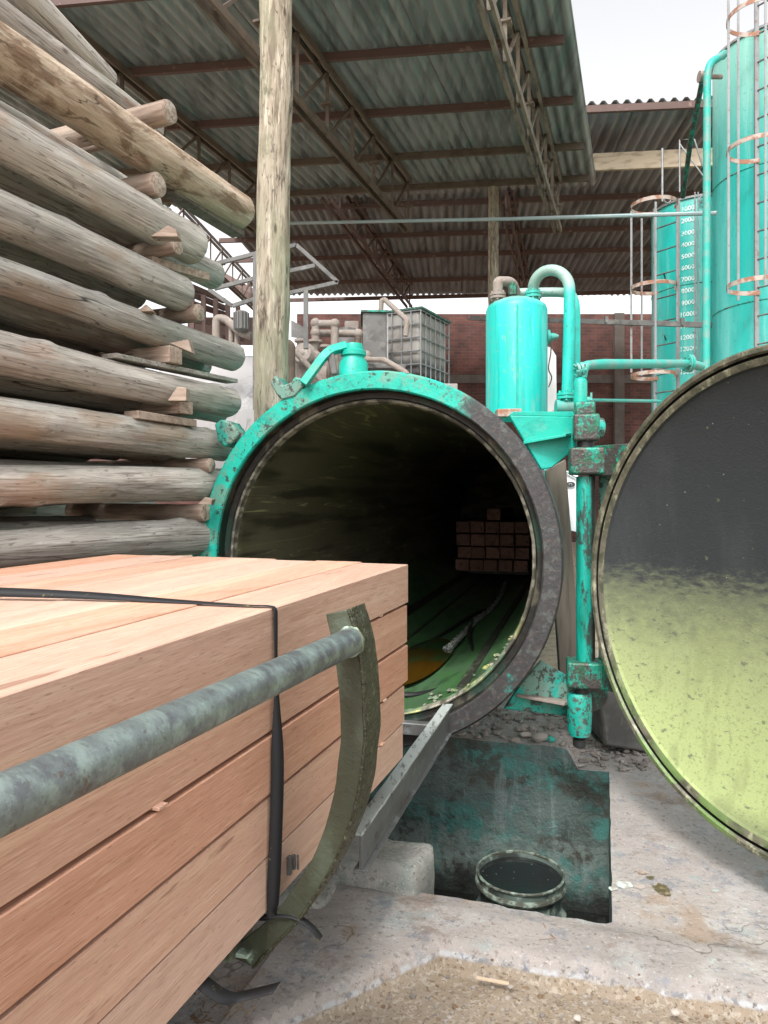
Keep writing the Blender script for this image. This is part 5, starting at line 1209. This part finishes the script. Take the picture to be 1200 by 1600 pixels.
# teal riser pipe on big tank
b = MB(); pts = fillet([P(1103, 640, 9.3), P(1105, 116, 9.3), P(1110, 98, 9.3), P(1133, 84, 9.5)], .25); b.tube(pts, .047, 14); b.build('riser_pipe', M['tealdust'], T1)
b = MB(); b.tube([P(1130, 92, 9.5), P(1130, 79, 9.5)], .025, 10); b.build('vent_cap', M['teal'], T1)
b = MB(); b.tube([P(1097, 128, 9.5), P(1080, 215, 10.3), P(1067, 308, 11.2)], .035, 12); b.build('drain_pipe', M['hinge'], T1)
b = MB(); q = P(1098, 120, 9.5); b.cyl(q-Vector((.05, 0, 0)), q+Vector((.05, 0, 0)), .07, n=18); b.cyl(q, q+Vector((.25, 0, 0)), .03, n=10); b.build('pipe_joint', M['dustpipe'], T1)
b = MB()
b.tube([P(1062, 300, 11.6), P(1062, 218, 11.6), P(1085, 218, 11.4), P(1098, 260, 11.4)], .014, 8); b.tube([P(1035, 315, 11.6), P(1035, 232, 11.6)], .018, 8); b.tube([P(1062, 225, 11.6), P(1110, 290, 11.4)], .012, 8); b.build('top_handrail', M['galv'], T2)

# ================================================================== BACKGROUND MACHINERY ON A DECK
dk = thing('equipment_deck', 'raised concrete deck behind the cylinder that carries pumps and tanks', 'platform', (-.4, 10.5, 0))
b = MB(); b.box((-.5, 10.6, 2.9), (2.7, 4.2, .2)); b.build('deck_slab', M['conc'], dk, bevel=.01)
for x in (-1.7, -.35):
    for y in (8.8, 12.4): b = MB(); b.box((x, y, 1.4), (.3, .3, 2.8)); b.build('deck_column', M['conc'], dk, bevel=.01)
DM = 9.5
# cabinet
cb = thing('steel_cabinet', 'grey steel box cabinet with a lid beside the caged plastic tank', 'cabinet', tuple(P(590, 570, 10)))
b = MB(); q0 = P(567, 560, 10); q1 = P(567, 488, 10); w0 = P(604, 560, 10).x-q0.x
Mx = frame((q0.x, 10, q0.z-.25), R_(2)); hz_ = q1.z-q0.z+.25
b.box((w0/2, .42, hz_/2), (w0, .84, hz_), M=Mx @ Matrix.Rotation(0, 4, 'Z')); b.build('cabinet_body', M['greysteel'], cb, bevel=.01)
b = MB(); b.box((w0/2, .42, hz_+.012), (w0+.06, .9, .03), M=Mx); b.build('cabinet_lid', M['hinge'], cb, bevel=.004)
b = MB(); b.box((w0+.012, .02, hz_/2), (.02, .05, hz_), M=Mx); b.build('corner_strip', M['galv'], cb); b = MB(); b.box((w0+.012, .8, hz_/2), (.02, .05, hz_), M=Mx); b.build('corner_strip', M['galv'], cb)
b = MB(); b.tube(fillet([P(595, 488, 10.1), P(596, 470, 10.1), P(601, 468, 10.1), P(636, 500, 9.6), P(634, 525, 9.6)], .06), .035, 12); b.build('breather_pipe', M['dustpipe'], cb)
# caged tank (IBC)
ib = thing('caged_plastic_tank', 'dirty white plastic tank in a steel wire cage against the brick wall', 'tank', tuple(P(655, 590, 11)))
zb5 = P(0, 598, 11).z; c5 = Vector((P(651, 0, 11).x-.05, 11.5, zb5)); hI = P(0, 487, 11).z-zb5
MI = frame(c5, R_(-28)); sI = .40
b = MB(); b.box((0, 0, hI/2+.05), (sI*2-.05, 1.0, hI-.08), M=MI); b.build('plastic_body', M['plastic'], ib, bevel=.06, seg=4)
b = MB()
for i in range(6):
    x = -sI+2*sI*i/5
    for y in (-.53, .53): b.cyl(MI @ Vector((x, y, .04)), MI @ Vector((x, y, hI)), .010, n=6)
for i in range(1, 6):
    y = -.53+1.06*i/6
    for x in (-sI, sI): b.cyl(MI @ Vector((x, y, .04)), MI @ Vector((x, y, hI)), .010, n=6)
for k in range(6):
    z = .06+(hI-.07)*k/5; pp = [MI @ Vector((x, y, z)) for x, y in ((-sI, -.53), (sI, -.53), (sI, .53), (-sI, .53), (-sI, -.53))]
    for a, e in zip(pp, pp[1:]): b.cyl(a, e, .012, n=6)
b.build('wire_cage', M['galv'], ib)
b = MB(); b.box((0, 0, -.05), (.85, 1.08, .10), M=MI); b.build('pallet_base', M['hinge'], ib); b = MB(); b.box((0, 0, hI+.02), (.86, 1.1, .03), M=MI); b.build('top_cover', M['hinge'], ib)
# pipe loop and valves
pm = thing('pump_pipework', 'dusty beige pipe loop with round valves behind the post and ring', 'pipework', tuple(P(500, 600, 9)))
b = MB(); b.tube(fillet([P(493, 545, DM), P(493, 506, DM), P(523, 506, DM), P(523, 600, DM)], .07), .052, 14); b.build('pipe_loop', M['dustpipe'], pm)
b = MB(); b.tube(fillet([P(497, 521, DM+.2), P(560, 521, DM+.2), P(559, 555, DM+.2)], .06), .05, 14); b.build('cross_pipe', M['dustpipe'], pm)
for (px, py, D) in ((493, 505, DM), (523, 506, DM), (493, 520, DM), (560, 522, DM+.2), (559, 540, DM+.2)): b = MB(); b.sphere(P(px, py, D), .068, 14); b.build('pipe_elbow', M['dustpipe'], pm)
for (px, py, rr_) in ((471, 533, 10), (492, 534, 11), (509, 542, 9)):
    b = MB(); q = P(px, py, DM-.2); k = (DM-.2)/F_; Mx = Matrix.Translation(q)
    b.lathe([(0, .02), (rr_*k*1.1, .02), (rr_*k*1.1, -.01), (rr_*k*.6, -.03), (rr_*k*.5, -.12), (rr_*k*1.1, -.16), (rr_*k*1.25, -.28), (rr_*k*.8, -.40), (rr_*k*.5, -.6)], Mx, 22); b.build('valve', M['dustpipe'], pm)
b = MB(); q = P(474, 553, DM-.4); b.lathe([(.0, -.05), (.12, -.05), (.15, 0), (.12, .05), (0, .05)], frame(q, 0, basis(Vector((-.3, -1, .2)))), 24); b.sphere(q, .07); b.build('flange_cover', M['dustpipe'], pm)
b = MB(); b.tube(fillet([P(457, 545, DM-.6), P(500, 592, DM-.6), P(520, 630, DM-.6)], .05), .035, 10); b.build('brace_pipe', M['dustpipe'], pm)
b = MB(); b.tube(fillet([P(455, 640, DM-.8), P(455, 540, DM-.8), P(449, 536, DM-.8)], .05), .05, 12); b.build('stand_pipe', M['brownsteel'], pm)
b = MB(); b.tube(fillet([P(556, 556, DM), P(578, 562, DM-.2), P(600, 562, DM-.4), P(636, 583, DM-.5), P(638, 600, DM-.5)], .05), .035, 10); b.sphere(P(572, 556, DM-.1), .07); b.sphere(P(558, 558, DM), .08); b.build('outlet_pipe', M['dustpipe'], pm)
b = MB(); b.tube([P(559, 550, DM+.1), P(559, 543, DM+.1), P(559, 542, DM+.1), P(559, 528, DM+.1)], [.06, .06, .045, .045], 14); b.build('gauge_valve', M['brownsteel'], pm)
pv = thing('grey_receiver', 'short upright grey vessel with a square cap behind the pipe loop', 'vessel', tuple(P(543, 600, 10.4)))
b = MB(); b.lathe([(.18, 0), (.18, .62), (.15, .68), (0, .70)], Matrix.Translation(P(543, 590, 10.4)), 28); b.build('vessel_body', M['greysteel'], pv)
b = MB(); b.box(P(550, 511, 10.4), (.2, .2, .13)); b.build('vessel_cap', M['dustpipe'], pv, bevel=.01)
pg = thing('pump_motor', 'dusty round pump and motor body just above the teal ring', 'pump', tuple(P(500, 620, 9.2)))
b = MB(); b.cyl(P(470, 590, 9.4), P(512, 590, 9.4), .22, n=26); b.build('motor_body', M['dustpipe'], pg)
b = MB(); b.cyl(P(510, 590, 9.4), P(523, 590, 9.4), .13, n=20); b.cyl(P(523, 590, 9.2), P(530, 590, 9.2), .2, n=20); b.build('pump_head', M['brownsteel'], pg)
b = MB(); b.add([P(455, 500, 10), P(478, 513, 10), P(478, 530, 10), P(455, 527, 10), P(455, 500, 10.3), P(478, 513, 10.3), P(478, 530, 10.3), P(455, 527, 10.3)], [(0,1,2,3),(7,6,5,4),(0,4,5,1),(1,5,6,2),(2,6,7,3),(3,7,4,0)]); b.build('machine_guard', M['greysteel'], pg)
b = MB(); b.box(P(600, 577, 9.6), (.55, .5, .05)); 
for dx in (-.2, .2): b.box(P(600, 577, 9.6)+Vector((dx, 0, -.28)), (.08, .08, .5))
o = b.build('small_steel_table', M['greysteel'], bevel=.003); tag(o, 'small grey steel table in front of the grey cabinet', 'table')
# steel canopy frame around the post
cf = thing('canopy_frame', 'bare grey steel angle frame standing behind the tall post', 'steel frame', tuple(P(399, 560, 8)))
def fr(seq, w_=.04, D=8.0, name='frame_bar'):
    for a, e in zip(seq, seq[1:]):
        b = MB(); b.bar(P(*a, D), P(*e, D), w_, w_); b.build(name, M['greysteel'], cf)
fr([(318, 417), (402, 396)]); fr([(335, 451), (402, 434)]); fr([(326, 452), (363, 478), (402, 466)]); fr([(402, 398), (463, 383), (528, 441), (452, 458)]); fr([(402, 435), (492, 415)])
fr([(478, 452), (478, 545)], .05); fr([(400, 397), (400, 640)], .06)
b = MB(); b.bar(P(300, 548, 8.0), P(405, 549, 8.0), .05, .12); o = b.build('white_beam', M['white'], bevel=.004); tag(o, 'short whitish beam lying above the grey tank end behind the logs', 'beam')
# grey horizontal tank behind the logs
gt = P(322, 655, 8.6)
b = MB(); AXG = frame(gt, 0, basis(Vector((-.35, -1, 0))))
b.lathe([(0, .25), (.3, .23), (.6, .16), (.8, .06), (.88, 0), (.93, -.06), (.93, -2.5), (0, -2.6)], AXG, 64); o = b.build('grey_tank', M['greytank']); tag(o, 'smooth pale grey tank end between the log stack and the post', 'tank')
# red rack, far structure
rk = thing('red_rack', 'rusty red steel rack seen through the gap between the logs and the post', 'rack', tuple(P(340, 540, 11)))
for i, px in enumerate((300, 318, 337, 356, 372)):
    b = MB(); b.bar(P(px, 455+i*6, 11+.2*i), P(px, 545, 11+.2*i), .07, .05); b.build('rack_post', M['redsteel'], rk)
for (a, e) in (((296, 447), (350, 470)), ((296, 458), (352, 482)), ((296, 473), (352, 492)), ((296, 500), (380, 508)), ((296, 525), (380, 530))):
    b = MB(); b.bar(P(*a, 11), P(*e, 12), .06, .08); b.build('rack_rail', M['redsteel'], rk)
b = MB(); b.box(P(350, 520, 12.4), (1.2, .1, .5)); b.build('rack_back_panel', M['redsteel'], rk)
mp = thing('elbow_pipework', 'dusty elbow pipe and ribbed motor seen between the logs and the post', 'pipework', tuple(P(350, 540, 9)))
b = MB(); b.tube(fillet([P(338, 545, 9), P(338, 497, 9), P(352, 498, 9), P(376, 520, 8.9), P(392, 525, 8.9)], .07), .05, 12); b.build('elbow_pipe', M['dustpipe'], mp)
b = MB(); q = P(377, 502, 8.8); b.tube([q+Vector((0, 0, -.12)), q+Vector((0, 0, -.1)), q+Vector((0, 0, .1)), q+Vector((0, 0, .12))], [.05, .085, .085, .06], 18)
for k in range(14): a = 2*pi*k/14; b.bar(q+Vector((.09*cos(a), .09*sin(a), -.1)), q+Vector((.09*cos(a), .09*sin(a), .1)), .010, .02)
b.build('ribbed_motor', M['greysteel'], mp)
b = MB(); b.tube([P(361, 545, 9), P(361, 512, 9)], .03, 8); b.tube([P(370, 545, 9), P(370, 515, 9)], .03, 8); b.build('stand_pipe', M['dustpipe'], mp)
fb = thing('far_building', 'distant pale building with a red tiled lean-to roof beyond the shed', 'building', (-9, 38, 0))
b = MB(); b.box((-10.5, 38, 3.6), (9, 4, 7.2)); b.build('building_wall', M['brick'], fb)
b = MB(); a = P(345, 432, 30); e = P(402, 466, 24); b.bar(a, e, .5, .25); b.build('lean_to_roof', M['redsteel'], fb)
b = MB(); b.box(P(387, 500, 35.8), (1.0, .1, 1.3)); b.build('white_window', M['white'], fb)

# ================================================================== THINGS BEHIND THE RING ON THE RIGHT
b = MB(); b.pprism([(853, 735), (884, 718), (912, 1095), (878, 1100)], 4.75, .05); o = b.build('leaning_plank', M['greywood'], bevel=.004); tag(o, 'dark grey brown plank standing upright just behind the ring on its right side', 'plank')
pb = thing('printed_sheet', 'white printed sheet with a black eye shape, half hidden behind the hinge post', 'sheet', tuple(P(893, 830, 5.0)))
b = MB(); b.pprism([(882, 735), (903, 738), (905, 832), (893, 829)], 5.0, .01); b.build('sheet_panel', M['white'], pb)
b = MB(); b.lathe([(.012, 0), (.026, 0), (.026, .002), (.012, .002)], frame(P(891.5, 757, 4.99), 0, basis(Vector((0, -1, 0)))) @ Matrix.Diagonal((1.2, .7, 1, 1)), 20, closed=True); b.sphere(P(891.5, 757, 4.99), .007, 8); b.bar(P(885, 738, 4.985), P(901, 747, 4.985), .012, .004); b.build('black_print', M['ink'], pb)
wp = thing('white_panel', 'tall narrow white panel with brown stains behind the small teal tank', 'panel', tuple(P(862, 650, 6.2)))
b = MB(); b.pprism([(846, 540), (861, 543), (869, 556), (870, 655), (846, 655)], 6.2, .03); b.build('panel_sheet', M['whiterust'], wp)
b = MB(); b.tube(catmull([P(858, 500, 6.1), P(861, 545, 6.1), P(857, 575, 6.1), P(862, 590, 6.1), P(857, 605, 6.1)], 5), .005, 6); b.build('black_wire', M['black'], wp)
# grey culvert piece behind the door
b = MB(); b.pprism([(934, 1075), (985, 1075), (1060, 1185), (945, 1166)], 4.85, .6); o = b.build('concrete_footing', M['greysteel'], bevel=.02); tag(o, 'grey concrete footing in shade between hinge post and open door', 'footing')

# ================================================================== RUBBLE, STONES, LITTER
def stone(c, r, seed, label=None, sq=(1, .8, .6), mt='stone', group=None, name='stone'):
    b = MB(); b.sphere((0, 0, 0), r, 12, sq=sq)
    for i, v in enumerate(b.v): b.v[i] = v*(1+.35*noise.noise(v*(1.2/r)+Vector((seed, 0, 0))))
    o = b.build(name, M[mt], M=Matrix.Translation(c), smooth=40); tag(o, label, 'stone', group); return o
def gl(x, y, dz=0): v = GF @ Vector((x, y, 0)); v.z = gh(x, y)+dz; return v
stone(gl(-.43, PD+.08, .03), .055, 1, 'round grey stone on the ledge under the ring, largest of the rubble')
stone(gl(-.36, PD+.10, .015), .03, 2, 'small teal stained stone beside the round grey stone on the ledge', mt='teal_chip')
stone(gl(-.52, PD+.14, .02), .035, 3, 'flat stone left of the round grey stone on the ledge', sq=(1.4, .8, .4))
st_list = [((1055, 1585), .017, 'white pebble in the dirt near the bottom right of the ground'), ((1133, 1557), .016, 'pale angular pebble at the slab edge far right'),
 ((902, 1592), .014, 'reddish pebble at the very bottom of the dirt'), ((798, 1543), .010, 'pale pebble beside the small stick in the dirt'), ((660, 1455), .008, 'tiny white pebble on the slab in front of the block')]
for i, ((px, py), r, lab) in enumerate(st_list):
    p = gp(px, py, -.03 if py > 1500 else .02); stone(p+Vector((0, 0, r*.3)), r, 20+i, lab)
# rubble behind the ledge (stuff)
random.seed(31); b = MB()
for i in range(620):
    x = random.uniform(-1.3, .35); y = PD+random.uniform(.03, .75)**1.0; r = random.choice((.004, .006, .008, .010, .014, .022))*random.uniform(.7, 1.3)
    c = GF @ Vector((x, y, gh(x, y)+r*.4)); s0 = len(b.v); b.sphere(c, r, 8, sq=(random.uniform(.7, 1.5), random.uniform(.7, 1.3), random.uniform(.4, .8)))
    for k in range(s0, len(b.v)): b.v[k] = c+(b.v[k]-c)*(1+.75*noise.noise((b.v[k]-c)*(1.1/r)+Vector((i, 0, 0))))
o = b.build('rubble', M['rubble'], smooth=15); tag(o, 'loose rubble and crumbs of concrete heaped under the cylinder', 'rubble', kind='stuff')
random.seed(37); b = MB()
for i in range(4200):
    b.cur = random.choice((0, 1, 1, 2)); x = random.uniform(-1.6, 2.2); y = slab_edge(x)-random.uniform(-.02, 1.0)**1.0
    r = random.choice((.0015, .002, .002, .003, .003, .004, .005, .008))*random.uniform(.7, 1.3)
    c = GF @ Vector((x, y, gh(x, y)+r*.3)); b.sphere(c, r, 6, sq=(1.2, 1, .7))
for i in range(420):
    b.cur = random.choice((0, 1, 2)); x = random.uniform(-1.6, 2.2); y = random.uniform(-.3, 1.6)
    if x < 0 and y > 0: continue
    r = random.uniform(.001, .0035); c = GF @ Vector((x, y, gh(x, y)+r*.3)); b.sphere(c, r, 6, sq=(1.2, 1, .7))
o = b.build('gravel', [M['stone'], M['rubble'], M['litter']], smooth=30); tag(o, 'fine gravel and grit scattered over the dirt and slab', 'gravel', kind='stuff')
# twigs and leaves
random.seed(41); b = MB()
for i in range(110):
    if i < 40: c = gp(random.uniform(300, 400), random.uniform(1540, 1600), 0)
    else:
        x = random.uniform(-1.5, 1.6); y = slab_edge(x)-random.uniform(-.3, .9); c = GF @ Vector((x, y, gh(x, y)))
        if (GI @ c).y > 0: continue
    l_ = random.uniform(.008, .03); a = random.uniform(0, pi); d = Vector((cos(a), sin(a), random.uniform(0, .2)))*l_
    c.z = gh(*(GI @ c).xy)+.002; b.bar(c-d, c+d, random.uniform(.001, .005), .001)
o = b.build('leaf_litter', M['litter'], smooth=0); tag(o, 'dry twigs and leaf crumbs scattered on the ground', 'litter', kind='stuff')
p = gp(772, 1536, -.03); b = MB(); b.bar(p+Vector((-.06, .02, .006)), p+Vector((.05, -.015, .008)), .012, .007); o = b.build('stick', M['palewood'], bevel=.001); tag(o, 'short pale wood splinter lying in the dirt in front of the pit', 'stick')
# stains on the slab as thin irregular films
def stain(px, py, rx, ry, mt, lab, seed):
    c = gp(px, py, .0); b = MB(); n = 40; k = c.y/F_; vs = []
    cl_ = GI @ c
    vs.append(Vector((c.x, c.y, gh(cl_.x, cl_.y)+.004)))
    for ring in (.5, 1):
        for j in range(n):
            a = 2*pi*j/n; r = ring*(1+.45*noise.noise(Vector((cos(a)*1.6, sin(a)*1.6, seed))))
            p = Vector((c.x+rx*k*r*cos(a), c.y+ry*k*2*r*sin(a), 0)); q = GI @ p; p.z = gh(q.x, q.y)+.003; vs.append(p)
    fs = [(0, 1+j, 1+(j+1) % n) for j in range(n)]+[(1+j, 1+n+j, 1+n+(j+1) % n, 1+(j+1) % n) for j in range(n)]
    b.add(vs, fs); o = b.build('stain', mt, smooth=60); tag(o, kind='structure'); return o
M['wet'] = mat('wet_dark_stain', (.09, .07, .03), [dict(c=(.22, .17, .11), s=40, lo=.5, hi=.6)], rough=.3)
M['mint'] = mat('mint_paint_spill', (.45, .60, .53), [dict(c=(.34, .31, .28), s=30, lo=.46, hi=.54, d=6)], rough=.8)
M['brownst'] = mat('brown_stain', (.22, .14, .09), [dict(c=(.34, .30, .27), s=22, lo=.46, hi=.56, d=6)], rough=.8)
stain(1034, 1392, 12, 8, M['wet'], '', 3)
stain(1004, 1366, 9, 3, M['brownst'], '', 5)
stain(975, 1384, 14, 5, M['mint'], '', 8)
stain(957, 1390, 6, 3, M['mint'], '', 9)
stain(1016, 1374, 6, 3, M['wet'], '', 11)
stain(1000, 1387, 10, 3, M['brownst'], '', 12)
